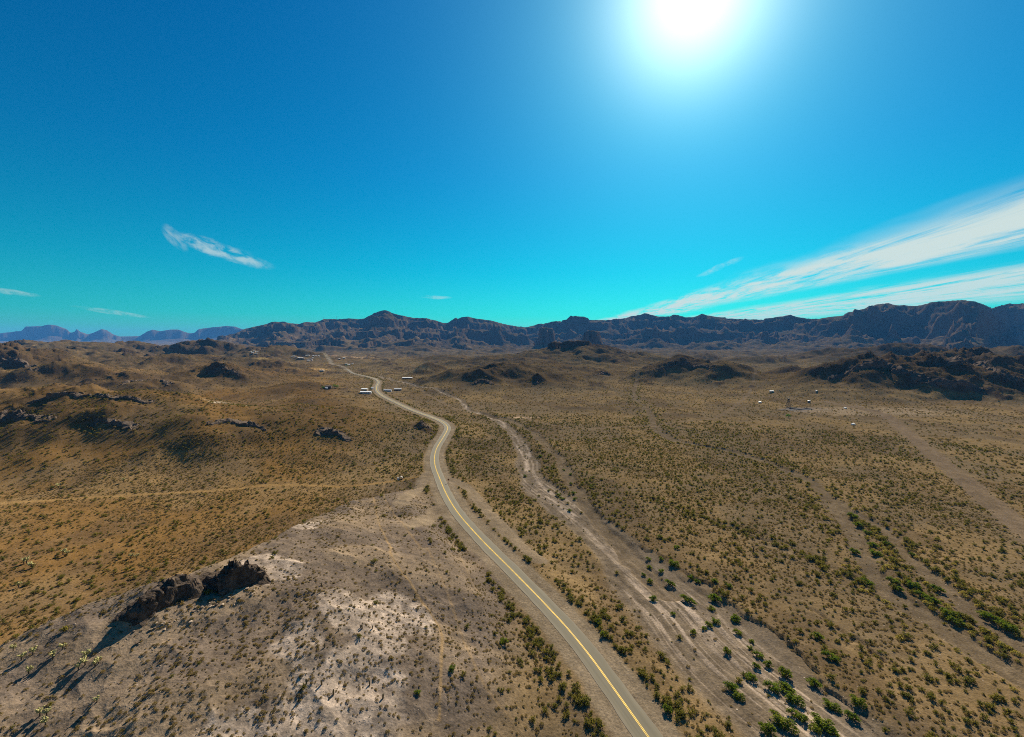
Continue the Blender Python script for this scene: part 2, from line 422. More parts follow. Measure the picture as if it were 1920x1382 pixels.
def terrain(x, y):
    """height of the land and a rockiness value"""
    rho = np.hypot(x, y)
    az = np.arctan2(x, y)
    far = sstep(250 * K, 900 * K, rho)
    # gentle floor
    z = (fbm(x / 70, y / 70, 3, 3) - .5) * 2.2 + (fbm(x / 18, y / 18, 2, 5) - .5) * .5
    z = z + far * ((fbm(x / 420, y / 420, 4, 9) - .45) * 20)
    rock = np.zeros_like(z)
    brown = np.zeros_like(z)
    wx = (fbm(x / 60, y / 60, 3, 21) - .5)
    wy = (fbm(x / 60, y / 60, 3, 22) - .5)
    kn = ridged(x / 34, y / 34, 4, 41)
    kf = ridged(x / 9, y / 9, 2, 45)
    for (hx, hy, dep, rx, ry, rk) in HILLS:
        cx, cy, cz = wp(hx, hy, dep)
        rx, ry = rx * K, ry * K
        e = 2.2
        s = (np.abs(x - cx) < rx * e) & (np.abs(y - cy) < ry * e)
        if not s.any():
            continue
        wamp = 0.7 * min(rx, ry)
        q = np.sqrt(((x[s] - cx + wx[s] * wamp) / rx) ** 2 + ((y[s] - cy + wy[s] * wamp) / ry) ** 2)
        f = np.where(q < .25, 1 - q * q * 1.2, 0)
        f = np.exp(-1.15 * q ** 1.7) * (1 - sstep(1.4, 2.2, q))
        amp = max(cz + 1.0, 3.0) * (1.18 if 480 < dep < 860 else 1.0)
        g = kn[s]
        f2 = f * amp * (1.06 + 0.45 * rk * (g - .35) * np.exp(-q * .8))
        brown[s] = np.maximum(brown[s], sstep(.12, .55, f) * rk)
        z0 = z[s]
        z[s] = np.maximum(z0, f2 + z0 * .35) * .75 + (f2 + z0 * (1 - f)) * .25
        rock[s] = np.maximum(rock[s], rk * np.exp(-(q / .75) ** 2) * sstep(.42, .62, g * .75 + .3 * kf[s]))
    # foreground pale hill
    d, side, s = dpoly(x, y, CREST[:, :2], 150)
    zc = np.interp(s, CRL, CREST[:, 2])
    end = sstep(0, 40, CRL[-1] - s + 6)
    wob = (fbm(x / 22, y / 22, 3, 51) - .5) * 14
    hfr = np.zeros_like(x)
    nb = (rho < 330) & (x < 60)
    xn, yn, wn = x[nb], y[nb], wob[nb]
    best = np.zeros_like(xn)
    for a, b in zip(CREST[:-1], CREST[1:]):
        ab = b[:2] - a[:2]
        tt = np.clip(((xn - a[0]) * ab[0] + (yn - a[1]) * ab[1]) / (ab @ ab), 0, 1)
        dd = np.hypot(xn - a[0] - tt * ab[0], yn - a[1] - tt * ab[1])
        fr_ = np.clip(1 - (np.maximum(dd + wn * sstep(3, 30, dd), 0) / 98) ** 1.15, 0, 1)
        best = np.maximum(best, fr_ * (a[2] + (b[2] - a[2]) * tt))
    hfr[nb] = best
    back = np.exp(-(d / 17) ** 1.5) * zc
    hf = np.where(side > 0, hfr, back) * (d < 150)
    hf = hf * (1 + .10 * (fbm(x / 16, y / 16, 3, 54) - .5)) + (hf > 2) * (ridged(x / 11, y / 11, 3, 58) - .4) * 1.1 * sstep(2, 8, hf)
    pale = sstep(2.2, 6.5, hf)
    z = z * (1 - .8 * pale) + hf
    # scattered ledges and knobs on the outer hills
    lm = sstep(.56, .70, fbm(x / 85, y / 85, 4, 61)) * sstep(300 * K, 520 * K, rho) * sstep(-.5, 10, z + 12 * sstep(700, 1600, rho))
    kk = ridged(x / 26, y / 17, 3, 63)
    bump = lm * sstep(.42, .75, kk)
    z = z + bump * (2.0 + 5.0 * sstep(600, 2600, rho))
    rock = np.maximum(rock, bump)
    fh = sstep(1050 * K, 1900 * K, rho)
    fr1 = ridged(x / 520, y / 330, 4, 66)
    z = z + fh * (fr1 - .42) * 40 * (1 - .55 * sstep(-.30, -.45, az) * sstep(2500 * K, 1900 * K, rho))
    # main range
    Zr = np.interp(az, M_AZ, M_Z, left=-40, right=60)
    Dr = np.interp(az, M_AZ, M_R)
    Wd = np.interp(az, [-.6, -.2, .1, .5, .7, .8], [1500 * K, 1500 * K, 1700 * K, 1400 * K, 1000 * K, 1000 * K])
    inb = (rho > (Dr - Wd * 1.3)) & (az > M_AZ[0] - .02) & (az < M_AZ[-1])
    xs, ys = x[inb], y[inb]
    t = (rho[inb] - (Dr[inb] - Wd[inb])) / Wd[inb]
    r1 = ridged(xs / 900, ys / 900, 4, 71)
    r2 = ridged(xs / 260, ys / 260, 4, 73)
    t = t + (r1 - .45) * .52 + (r2 - .45) * .08 + (ridged(xs / 120, ys / 120, 3, 74) - .45) * .035
    h = np.interp(t, PROF_T, PROF_H)
    wm = sstep(.50, .66, az[inb]) * (1 - sstep(.79, .83, az[inb]))
    h2 = np.interp(t, [0, .3, .62, .70, .78, .90, .97, 1.0, 1.3, 2, 3], [0, .06, .22, .40, .70, .90, .97, 1.0, .9, .5, .2])
    h = h * (1 - wm) + h2 * wm
    zm = Zr[inb] * h
    mid = sstep(.08, .3, t) * (1 - sstep(.93, 1.0, t))
    zm = zm + mid * ((r2 - .4) * 62 + (ridged(xs / 110, ys / 110, 4, 75) - .4) * 32)
    zm = zm + sstep(-.05, .15, t) * (1 - sstep(.45, .7, t)) * (ridged(xs / 420, ys / 420, 4, 76) - .35) * 70
    # ledges
    stp = 48.0
    qq = (zm + (fbm(xs / 300, ys / 300, 3, 77) - .5) * 150) / stp
    fr = qq - np.floor(qq)
    zt = zm + (sstep(.40, .62, fr) - fr) * stp
    am = .85 * sstep(.42, .56, fbm(xs / 330, ys / 330, 3, 79)) * mid
    zm = zm * (1 - am) + zt * am
    zb = z[inb]
    z[inb] = np.maximum(zb, zm) + np.minimum(zb, zm).clip(-20, 20) * .3 * (1 - sstep(.5, .95, t))
    # buttes
    for (hx, hy, dep, rx, ry) in BUTTES:
        cx, cy, cz = wp(hx, hy, dep)
        rx, ry = rx * K, ry * K
        if dep > 2000:
            rx, ry = rx * 1.35, ry * 1.6
        s = (np.abs(x - cx) < rx * 2.6) & (np.abs(y - cy) < ry * 2.6)
        if not s.any():
            continue
        g = ridged(x[s] / (rx * .55), y[s] / (rx * .55), 4, 81)
        q = np.sqrt(((x[s] - cx) / rx) ** 2 + ((y[s] - cy) / ry) ** 2) + (g - .45) * .75
        f = np.interp(q, [-1, 0, .45, .62, .8, 1.3, 2.4], [1, 1, .95, .86, .42, .2, 0])
        zz_ = f * cz + (1 - f) * 8
        zz_ = zz_ + (ridged(x[s] / 40, y[s] / 40, 3, 83) - .5) * 9 * sstep(.1, .4, f)
        z[s] = np.where(f > .001, np.maximum(z[s], zz_ - 8), z[s])
        rock[s] = np.maximum(rock[s], sstep(.38, .6, f) * .9)
    # far blue mesas
    Zf = np.interp(az, F_AZ, F_Z, left=0, right=0)
    Fr = np.interp(az, F_AZ, F_R)
    tf = (rho - Fr + 1300 * K) / (1300 * K) + (ridged(x / 700, y / 700, 3, 91) - .45) * .25
    hfz = np.interp(tf, [0, .4, .75, .86, 1, 1.6, 2.2], [0, .15, .42, .95, 1, .9, .3])
    z = np.where(rho > 7000 * K, np.maximum(z, Zf * hfz), z)
    # land behind the viewer stays low
    return z, rock, pale, brown


def full(x, y):
    """terrain with the road bed, washes and tracks cut in; also returns ground colour"""
    z, rock, pale, brown = terrain(x, y)
    rho = np.hypot(x, y)
    n1 = fbm(x / 9, y / 9, 3, 101)
    n2 = fbm(x / 40, y / 40, 4, 103)
    n3 = fbm(x / 2.2, y / 2.2, 2, 105)
    n4 = fbm(x / 160, y / 160, 3, 107)
    # ---------- colours (real albedos)
    tan_ = np.array([.245, .176, .090])
    grey = np.array([.190, .144, .086])
    warm = np.array([.200, .116, .038])
    dark = np.array([.115, .080, .040])
    c = tan_ + (grey - tan_) * sstep(.35, .62, n2)[..., None]
    dr, sr, s_r = dpoly(x, y, ROAD, 400)
    leftness = np.where(dr < 9e5, np.where(sr < 0, sstep(18, 110, dr), 0), (x < -40) * 1.0)
    leftness = leftness * sstep(2500, 900, rho)
    wv = leftness * (.35 + .65 * sstep(.36, .6, fbm(x / 75, y / 75, 3, 111)))
    c = c + (warm - c) * (wv * .85)[..., None]
    hillz = sstep(5, 20, z) * (1 - pale) * sstep(150, 300, rho)
    c = c + (dark * 1.05 - c) * (hillz * .5 * sstep(.3, .6, n2 * .6 + n4 * .4))[..., None]
    # dark volcanic soil of the rocky hills
    c = c + (np.array([.098, .068, .040]) - c) * (brown * .78)[..., None]
    # darker desert pavement
    dp = sstep(.55, .68, fbm(x / 30, y / 55, 4, 113)) * (rho > 60)
    c = c + (np.array([.110, .080, .052]) - c) * (dp * .45)[..., None]
    # pale foreground hill
    ph = np.array([.250, .198, .145])
    ph2 = np.array([.168, .138, .114])
    k = sstep(.38, .6, fbm(x / 17, y / 17, 4, 115))[..., None]
    cp = ph * (1 - k) + ph2 * k
    for (ax, ay, zz_, rr) in ((735, 1215, 3, 9), (770, 1225, 2, 6), (700, 1215, 4, 5), (655, 1335, 6, 11), (690, 1290, 5, 6), (560, 1010, 9, 7), (500, 1075, 15, 8), (640, 1195, 6, 6),
                              (560, 1240, 9, 6), (470, 1330, 13, 8), (720, 1260, 3, 7), (610, 1290, 8, 7), (660, 1230, 5, 5), (340, 1060, 17, 5), (580, 1000, 9, 6)):
        cx, cy = gp(ax, ay, zz_ * K)
        w = np.exp(-(((x - cx) ** 2 + (y - cy) ** 2) / (rr * K * .8) ** 2))
        w = sstep(.38, .62, w * 1.25 * (.25 + .8 * n1 + .5 * n3))
        cp = cp + (np.array([.38, .325, .28]) * (.60 + .85 * n3[..., None]) - cp) * (w * .8)[..., None]
    c = c + (cp - c) * (pale * .92)[..., None]
    # reddish and pale scars
    for (ax, ay, dep, rx, ry, colr) in ((285, 722, 425, 18, 9, (.24, .10, .055)), (170, 717, 430, 30, 10, (.27, .14, .085)), (435, 769, 300, 16, 10, (.42, .36, .28)),
                                        (1345, 712, 700, 40, 20, (.36, .32, .28)), (985, 783, 360, 12, 5, (.52, .38, .26)), (660, 676, 1420, 90, 60, (.44, .31, .18)), (620, 674, 1420, 60, 40, (.34, .22, .18)),
                                        (601, 698, 900, 22, 14, (.50, .32, .13)), (770, 711, 722, 34, 10, (.36, .27, .15)), (490, 697, 900, 26, 10, (.40, .29, .13)),
                                        (1520, 775, 400, 22, 16, (.22, .19, .17)), (1640, 780, 390, 60, 28, (.30, .23, .15)), (710, 713, 705, 22, 12, (.34, .29, .23)), (40, 690, 480, 25, 10, (.36, .28, .15))):
        cx, cy, _ = wp(ax, ay, dep)
        q = ((x - cx) / (rx * K)) ** 2 + ((y - cy) / (ry * K)) ** 2
        w = np.exp(-q) * (.5 + n1)
        c = c + (np.array(colr) - c) * sstep(.2, .75, w)[..., None]
    # ---------- washes
    veg = np.ones_like(z)
    dw, sw, aw = dpoly(x, y, WASH, 60)
    ww = np.interp(aw, plen(WASH), WASH_W) * (.85 + .5 * (vn(aw / 30, sw * 3.0, 120) - .3))
    inw = sstep(ww * 1.08, ww * .8, dw)
    z = z - inw * .7 + inw * (fbm(aw / 14, dw * sw / 2.0, 3, 122) - .5) * .5
    gw = np.array([.190, .156, .116])
    c = c + (gw * (.8 + .4 * n3[..., None]) - c) * (inw * .85)[..., None]
    st = sstep(.57, .65, fbm(aw / 30, (dw * sw + 3 * vn(aw / 40, aw * 0, 8)) / 1.1, 4, 124)) * sstep(.9, .55, dw / np.maximum(ww, 1))
    ctr = np.exp(-((dw * sw + 6 * (vn(aw / 45, aw * 0, 12) - .5)) / (ww * .20)) ** 2)
    st = np.maximum(st * .75, ctr * sstep(.46, .58, fbm(aw / 22, dw * sw / .7, 4, 126)))
    st = st * (.55 + .45 * sstep(.38, .58, fbm(aw / 26, dw * sw / 5.0, 3, 128)))
    c = c + (np.array([.52, .43, .345]) - c) * (st * inw * .92)[..., None]
    veg = veg * (1 - inw * .93)
    for P, wd in ((WASH2, 4.2), (ARROYO, 4.6), (ARROYO2, 3.4)):
        d, g, a = dpoly(x, y, P, 60)
        wl = wd * (.45 + 1.1 * vn(a / 22, g * 2.0, 130)) + (n1 - .5) * 4
        i = sstep(wl * 1.2, wl * .75, d)
        z = z - i * .9
        c = c + (np.array([.175, .138, .092]) * (.85 + .3 * n3[..., None]) - c) * (i * .85)[..., None]
        veg = veg * (1 - i * .9)
    xw = x + (fbm(x / 8, y / 8, 3, 171) - .5) * 7
    yw = y + (fbm(x / 8, y / 8, 3, 172) - .5) * 7
    d, g, a = dpoly(xw, yw, BANK, 30)               # cut bank on the far side of the wash
    z = z - np.where(g < 0, 1, 0) * sstep(16, 0.0, d) * (.25 + 1.0 * vn(a / 14, a * 0, 173)) * (d < 29)
    i = sstep(9, 7.0, np.abs(d - 4.5) * 2) * (g < 0)
    veg = veg * (1 - i * .9)
    c = c + (gw - c) * (i * .6)[..., None]
    for P in (GULLY, GULLY2):
        d, g, a = dpoly(xw, yw, P, 12)
        wl = .6 + 1.6 * vn(a / 12, a * 0, 140)
        z = z - sstep(wl, wl * .2, d) * 1.6 * vn(a / 17, a * 0, 141)
    # ---------- road bed and shoulders
    zr_line = np.interp(plen(ROAD), plen(ROAD), ROAD_Z)
    zr = np.interp(s_r, plen(ROAD), zr_line)
    near = dr < 60
    wfl = sstep(24, 9.5, dr)
    z = np.where(near, z * (1 - wfl) + zr * wfl, z)
    sh = sstep(8.6, 6.6, dr + (n1 - .5) * 2.2)
    gravel = np.array([.265, .215, .150])
    gv = gravel * (.82 + .36 * fbm(s_r / 14, dr * sr / .5, 3, 150)[..., None])
    c = c + (gv - c) * (sh * .95)[..., None]
    veg = veg * (1 - sstep(9.2, 7.8, dr))
    # ---------- dirt tracks
    for P, wd, colr in [(DIRT_R, 7.0, (.205, .155, .105)), (DIRT_L, 2.2, (.29, .19, .08)), (DIRT_M, 2.4, (.22, .165, .105)), (ROAD2, 8.0, (.30, .26, .20))] + [(p, 4.0, (.265, .212, .148)) for p in SPURS]:
        d, g, a = dpoly(x, y, P, 40)
        i = sstep(wd * 1.25, wd * .7, d + (n1 - .5) * wd * .7)
        rut = .86 + .28 * fbm(a / 25, d * g / .7, 3, 160)
        c = c + (np.array(colr) * rut[..., None] - c) * (i * .9)[..., None]
        veg = veg * (1 - i)
        z = z - i * .12
    for ti, P in enumerate(TRAILS):
        d, g, a = dpoly(x, y, P, 12)
        wd = .28 + .22 * vn(a / 9, a * 0, 3)
        i = sstep(wd * 1.5, wd * .5, d)
        c = c + (np.array([.31, .22, .115]) - c) * (i * (.75, .75, .55, .4, .3, .6, .5, .6, .5)[ti])[..., None]
        veg = veg * (1 - i * .9)
    c = c * np.array([1.05, .97, .87])
    # mottling
    c = c * (.80 + .40 * n1[..., None]) * (.86 + .28 * n3[..., None])
    return z, c, rock, pale, veg, dr, sr, dw


# road level: smoothed terrain height along its line
_zz = terrain(ROAD[:, 0].copy(), ROAD[:, 1].copy())[0]
ker = np.ones(25) / 25
ROAD_Z = np.convolve(np.pad(_zz, 12, mode='edge'), ker, 'valid') + .25

# ------------------------------------------------------------------ the land: one polar sheet out to the horizon
rr = [9.0]
while rr[-1] < 21500:
    r = rr[-1]
    d = max(r * r / (470 * CAMZ) * .85, .30)
    d = min(d, r * (.0048 if r < 6900 else .009))
    if r < 45:
        d = 2.0
    rr.append(r + max(d, .30))
rr = np.array(rr)
tf = np.linspace(-1.26, 1.26, 860)
azf = np.arctan(tf)
azb = np.linspace(azf[-1], 2 * math.pi + azf[0], 64)[1:-1]
AZ = np.concatenate([azf, azb])
NA, NF, NR = len(AZ), len(azf), len(rr)
GX = rr[:, None] * np.sin(AZ)[None]
GY = rr[:, None] * np.cos(AZ)[None]
GZ, GC, GROCK, GPALE, GVEG, GDR, GSR, GDW = full(GX, GY)
# slope -> bare dark rock on steep ground
dzr = np.gradient(GZ, axis=0) / np.gradient(rr)[:, None]
daz = np.gradient(AZ)
dza = np.gradient(GZ, axis=1) / (rr[:, None] * np.maximum(daz, 1e-4)[None])
slope = np.hypot(dzr, dza)
rho_g = rr[:, None] * np.ones((1, NA))
stp = sstep(.55, .95, slope) * sstep(120, 400, rho_g)
rk = np.maximum(GROCK * sstep(100, 300, rho_g), stp * .9)
rn = fbm(GX / 12, GY / 12, 3, 201)[..., None]
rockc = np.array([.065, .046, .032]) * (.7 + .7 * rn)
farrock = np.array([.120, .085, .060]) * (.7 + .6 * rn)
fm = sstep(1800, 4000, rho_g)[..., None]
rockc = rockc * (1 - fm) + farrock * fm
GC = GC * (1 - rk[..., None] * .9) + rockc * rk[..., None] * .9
# distant scrub: too small to stand singly, darkens the soil as specks
sp = rng.random((NR, NA))
spk = (sp < .34) * sstep(900, 1900, rho_g) * (1 - rk)
GC = GC * (1 - spk[..., None] * .45) + np.array([.06, .065, .025]) * spk[..., None] * .45
GC = GC * (1 - .12 * sstep(1500, 4000, rho_g))[..., None]


def grid_mesh(name, i0, i1, centre=False):
    n = (i1 - i0)
    co = np.stack([GX[i0:i1], GY[i0:i1], GZ[i0:i1]], -1).reshape(-1, 3)
    cc = GC[i0:i1].reshape(-1, 3)
    a, b = np.meshgrid(np.arange(n - 1), np.arange(NA), indexing='ij')
    b2 = (b + 1) % NA
    quads = np.stack([a * NA + b, a * NA + b2, (a + 1) * NA + b2, (a + 1) * NA + b], -1).reshape(-1, 4)[:, ::-1]
    loops = quads.ravel()
    starts = np.arange(len(quads)) * 4
    if centre:
        co = np.vstack([co, [[0, 0, GZ[0].mean()]]])
        cc = np.vstack([cc, [GC[0].mean(0)]])
        ci = len(co) - 1
        j = np.arange(NA)
        tri = np.stack([np.full(NA, ci), (j + 1) % NA, j], -1)
        starts = np.concatenate([starts, len(loops) + np.arange(NA) * 3])
        loops = np.concatenate([loops, tri.ravel()])
    me = bpy.data.meshes.new(name)
    me.vertices.add(len(co))
    me.vertices.foreach_set('co', co.astype(np.float32).ravel())
    me.loops.add(len(loops))
    me.loops.foreach_set('vertex_index', loops.astype(np.int32))
    me.polygons.add(len(starts))
    me.polygons.foreach_set('loop_start', starts.astype(np.int32))
    me.update(calc_edges=True)
    at = me.color_attributes.new('albedo', 'FLOAT_COLOR', 'POINT')
    at.data.foreach_set('color', np.concatenate([cc, np.ones((len(cc), 1))], 1).astype(np.float32).ravel())
    me.polygons.foreach_set('use_smooth', np.ones(len(starts), dtype=bool))
    return me


def ground_z(x, y):
    """height of the built sheet (bilinear in the polar grid)"""
    x, y = np.asarray(x, float), np.asarray(y, float)
    r = np.hypot(x, y)
    t = np.clip(x / np.maximum(y, 1e-3), -1.259, 1.259)
    fj = (t + 1.26) / 2.52 * (NF - 1)
    fi = np.interp(r, rr, np.arange(NR))
    i, j = np.clip(fi.astype(int), 0, NR - 2), np.clip(fj.astype(int), 0, NF - 2)
    a, b = fi - i, fj - j
    return (GZ[i, j] * (1 - a) + GZ[i + 1, j] * a) * (1 - b) + (GZ[i, j + 1] * (1 - a) + GZ[i + 1, j + 1] * a) * b


def hit(px, py):
    """where the line of sight of a photo position meets the land"""
    rx, ry, rz = ray(px, py)
    s = np.concatenate([np.linspace(45, 400, 700), np.geomspace(401, 9000, 1500)])
    X, Y, Z = rx * s, ry * s, CAMZ + rz * s
    k = np.nonzero(Z < ground_z(X, Y))[0]
    k = k[0] if len(k) else len(s) - 1
    return float(X[k]), float(Y[k]), float(ground_z(X[k], Y[k]))


# ------------------------------------------------------------------ materials
def new_mat(name):
    m = bpy.data.materials.new(name)
    m.use_nodes = True
    t = NT(m.node_tree)
    t.n.clear()
    out = t.n.new('ShaderNodeOutputMaterial')
    return m, t, out


def mat_land():
    m, t, out = new_mat('desert_soil')
    a = t.n.new('ShaderNodeAttribute')
    a.attribute_name = 'albedo'
    g = t.n.new('ShaderNodeNewGeometry')
    p = g.outputs['Position']
    n1 = t.noise(p, 1.6, 4, .65)
    n2 = t.noise(p, .22, 4, .6)
    f = t.m('ADD', t.m('MULTIPLY', n1, 1.7), t.m('MULTIPLY', n2, .8))
    f = t.m('ADD', f, -.25)
    col = t.mix(1.0, a.outputs['Color'], t.comb(f, f, f), 'MULTIPLY')
    vor = t.n.new('ShaderNodeTexVoronoi')
    vor.inputs['Scale'].default_value = 1.1
    t.l.new(p, vor.inputs['Vector'])
    stone = t.ss(vor.outputs['Distance'], .22, .12)
    stone = t.m('MULTIPLY', stone, t.ss(n2, .50, .62))
    col = t.mix(t.m('MULTIPLY', stone, .45), col, (.20, .16, .13, 1))
    bs = t.n.new('ShaderNodeBsdfDiffuse')
    bs.inputs['Roughness'].default_value = .6
    t.l.new(col, bs.inputs['Color'])
    b = t.n.new('ShaderNodeBump')
    b.inputs['Strength'].default_value = .55
    b.inputs['Distance'].default_value = .35
    t.l.new(t.m('ADD', t.m('ADD', n1, t.m('MULTIPLY', n2, 2.0)), t.m('MULTIPLY', stone, .5)), b.inputs['Height'])
    t.l.new(b.outputs[0], bs.inputs['Normal'])
    t.l.new(bs.outputs[0], out.inputs[0])
    return m


def mat_simple(name, colr, rough=.8, var=.25, scale=3.0, spec=.2, bump=0.0, col2=None, metallic=0.0):
    m, t, out = new_mat(name)
    tcn = t.n.new('ShaderNodeTexCoord')
    n = t.noise(tcn.outputs['Object'], scale, 4, .6)
    c2 = col2 or tuple(c * (1 - var) for c in colr)
    c1 = tuple(min(1, c * (1 + var)) for c in colr)
    col = t.mix(t.ss(n, .3, .7), (*c2, 1), (*c1, 1))
    bs = t.n.new('ShaderNodeBsdfPrincipled')
    t.l.new(col, bs.inputs['Base Color'])
    bs.inputs['Roughness'].default_value = rough
    bs.inputs['Specular IOR Level'].default_value = spec
    bs.inputs['Metallic'].default_value = metallic
    if bump:
        b = t.n.new('ShaderNodeBump')
        b.inputs['Strength'].default_value = bump
        b.inputs['Distance'].default_value = .3
        t.l.new(n, b.inputs['Height'])
        t.l.new(b.outputs[0], bs.inputs['Normal'])
    t.l.new(bs.outputs[0], out.inputs[0])
    return m


def mat_leaf(name, c1, c2, c3, trans=.35):
    """foliage: hue differs from plant to plant, some light passes through the leaves"""
    m, t, out = new_mat(name)
    oi = t.n.new('ShaderNodeObjectInfo')
    tcn = t.n.new('ShaderNodeTexCoord')
    n = t.noise(tcn.outputs['Object'], 2.2, 2)
    col = t.mix(oi.outputs['Random'], (*c1, 1), (*c2, 1))
    col = t.mix(t.ss(n, .45, .75), col, (*c3, 1))
    d = t.n.new('ShaderNodeBsdfDiffuse')
    tr = t.n.new('ShaderNodeBsdfTranslucent')
    t.l.new(col, d.inputs[0])
    t.l.new(col, tr.inputs[0])
    mx = t.n.new('ShaderNodeMixShader')
    mx.inputs[0].default_value = trans
    t.l.new(d.outputs[0], mx.inputs[1])
    t.l.new(tr.outputs[0], mx.inputs[2])
    t.l.new(mx.outputs[0], out.inputs[0])
    return m


def mat_road():
    m, t, out = new_mat('worn_asphalt')
    uv = t.n.new('ShaderNodeAttribute')
    uv.attribute_name = 'lane'                     # x: metres along, y: metres across
    s = t.n.new('ShaderNodeSeparateXYZ')
    t.l.new(uv.outputs['Vector'], s.inputs[0])
    al, ac = s.outputs[0], s.outputs[1]
    streak = t.noise(t.comb(t.m('MULTIPLY', al, .03), t.m('MULTIPLY', ac, 2.2), 0.0), 1.0, 4, .6)
    patch = t.noise(t.comb(t.m('MULTIPLY', al, .12), t.m('MULTIPLY', ac, .5), 4.0), 1.0, 4, .6)
    grain = t.noise(t.comb(al, ac, 0.0), 9.0, 2, .6)
    f = t.m('ADD', t.m('MULTIPLY', streak, .65), t.m('MULTIPLY', patch, .35))
    col = t.mix(t.ss(f, .3, .7), (.098, .083, .052, 1), (.135, .115, .073, 1))
    # wheel paths polished darker, dusty edges paler
    wheel = t.ss(t.m('ABSOLUTE', t.m('SUBTRACT', t.m('ABSOLUTE', ac), 1.55)), .75, .1)
    col = t.mix(t.m('MULTIPLY', wheel, .28), col, (.084, .073, .048, 1))
    edge = t.ss(t.m('ADD', t.m('ABSOLUTE', ac), t.m('MULTIPLY', t.m('SUBTRACT', patch, .5), 1.2)), 2.3, 3.3)
    col = t.mix(t.m('MULTIPLY', edge, .55), col, (.175, .143, .098, 1))
    col = t.mix(t.m('MULTIPLY', grain, .25), col, (.10, .095, .08, 1))
    bs = t.n.new('ShaderNodeBsdfPrincipled')
    bs.inputs['Roughness'].default_value = .85
    bs.inputs['Specular IOR Level'].default_value = .2
    t.l.new(col, bs.inputs['Base Color'])
    t.l.new(bs.outputs[0], out.inputs[0])
    return m


def mat_crag(name='crag_rock', k=1.0):
    m, t, out = new_mat(name)
    g = t.n.new('ShaderNodeNewGeometry')
    p = g.outputs['Position']
    n1, n2 = t.noise(p, .9, 5, .65), t.noise(p, .25, 3)
    col = t.mix(t.ss(n1, .3, .7), (.030 * k, .023 * k, .018 * k, 1), (.095 * k, .072 * k, .054 * k, 1))
    col = t.mix(t.m('MULTIPLY', t.ss(n2, .5, .7), .6), col, (.15, .11, .08, 1))
    bs = t.n.new('ShaderNodeBsdfDiffuse')
    t.l.new(col, bs.inputs[0])
    b = t.n.new('ShaderNodeBump')
    b.inputs['Strength'].default_value = .8
    b.inputs['Distance'].default_value = .5
    t.l.new(n1, b.inputs['Height'])
    t.l.new(b.outputs[0], bs.inputs['Normal'])
    t.l.new(bs.outputs[0], out.inputs[0])
    return m


LAND = mat_land()
M = {
    'stem': mat_simple('grey_stem', (.10, .075, .05)),
    'creo': mat_leaf('creosote_leaf', (.185, .155, .026), (.105, .110, .020), (.235, .18, .045)),
    'burs': mat_leaf('dry_mound_leaf', (.23, .165, .055), (.13, .105, .035), (.28, .185, .07)),
    'gold': mat_leaf('golden_mound_leaf', (.34, .26, .05), (.22, .20, .04), (.40, .30, .08)),
    'wash': mat_leaf('wash_bush_leaf', (.105, .155, .016), (.14, .165, .018), (.20, .20, .028)),
    'chol': mat_leaf('cholla_spine', (.42, .38, .15), (.34, .31, .13), (.50, .45, .22), .2),
    'bark': mat_simple('dark_cactus_trunk', (.045, .035, .025)),
    'cact': mat_simple('cactus_skin', (.075, .075, .03), col2=(.10, .06, .035)),
    'road': mat_road(),
    'paint': mat_simple('yellow_road_paint', (.60, .37, .010), .6, .22, .6),
    'crag': mat_crag(),
    'ledge': mat_crag('ledge_rock', 1.6),
    'stone': mat_leaf('field_stone', (.07, .050, .036), (.36, .29, .22), (.16, .115, .08), 0.0),
    'white': mat_simple('white_sheet_metal', (.78, .78, .76), .5, .06, .4, .4),
    'grey': mat_simple('grey_sheet_metal', (.40, .41, .42), .5, .12, .4, .4),
    'darkwall': mat_simple('dark_timber_wall', (.055, .045, .04), .8),
    'tanwall': mat_simple('tan_stucco', (.38, .30, .21), .9, .12),
    'glass': mat_simple('dark_window', (.02, .022, .025), .1, .1, 1.0, .5),
    'steel': mat_simple('weathered_steel', (.16, .14, .12), .6),
    'rust': mat_simple('rusty_brown_metal', (.16, .075, .035), .8),
    'concrete': mat_simple('pale_concrete', (.62, .58, .52), .9, .1),
    'black': mat_simple('black_tailings', (.030, .030, .034), .95, .4),
    'tree': mat_leaf('bright_tree_leaf', (.07, .15, .02), (.06, .13, .02), (.12, .19, .03)),
}


# ------------------------------------------------------------------ object helpers
def link(o, parent=None):
    COL.objects.link(o)
    if parent is not None:
        o.parent = parent
    return o


def mesh_obj(name, verts, faces, mats, parent=None, fm=None, smooth=False):
    me = bpy.data.meshes.new(name)
    me.from_pydata([tuple(v) for v in verts], [], [tuple(f) for f in faces])
    for m_ in (mats if isinstance(mats, (list, tuple)) else [mats]):
        me.materials.append(m_)
    if fm is not None:
        me.polygons.foreach_set('material_index', fm)
    if smooth:
        me.polygons.foreach_set('use_smooth', [True] * len(faces))
    me.update()
    return link(bpy.data.objects.new(name, me), parent)


def tag(o, label=None, cat=None, group=None, kind=None):
    if label:
        o['label'] = label
    if cat:
        o['category'] = cat
    if group:
        o['group'] = group
    if kind:
        o['kind'] = kind
    return o


def empty(name, loc, rz=0.0, sc=1.0):
    o = bpy.data.objects.new(name, None)
    o.empty_display_size = .5
    o.location = loc
    o.rotation_euler = (0, 0, rz)
    o.scale = (sc, sc, sc) if not isinstance(sc, tuple) else sc
    return link(o)


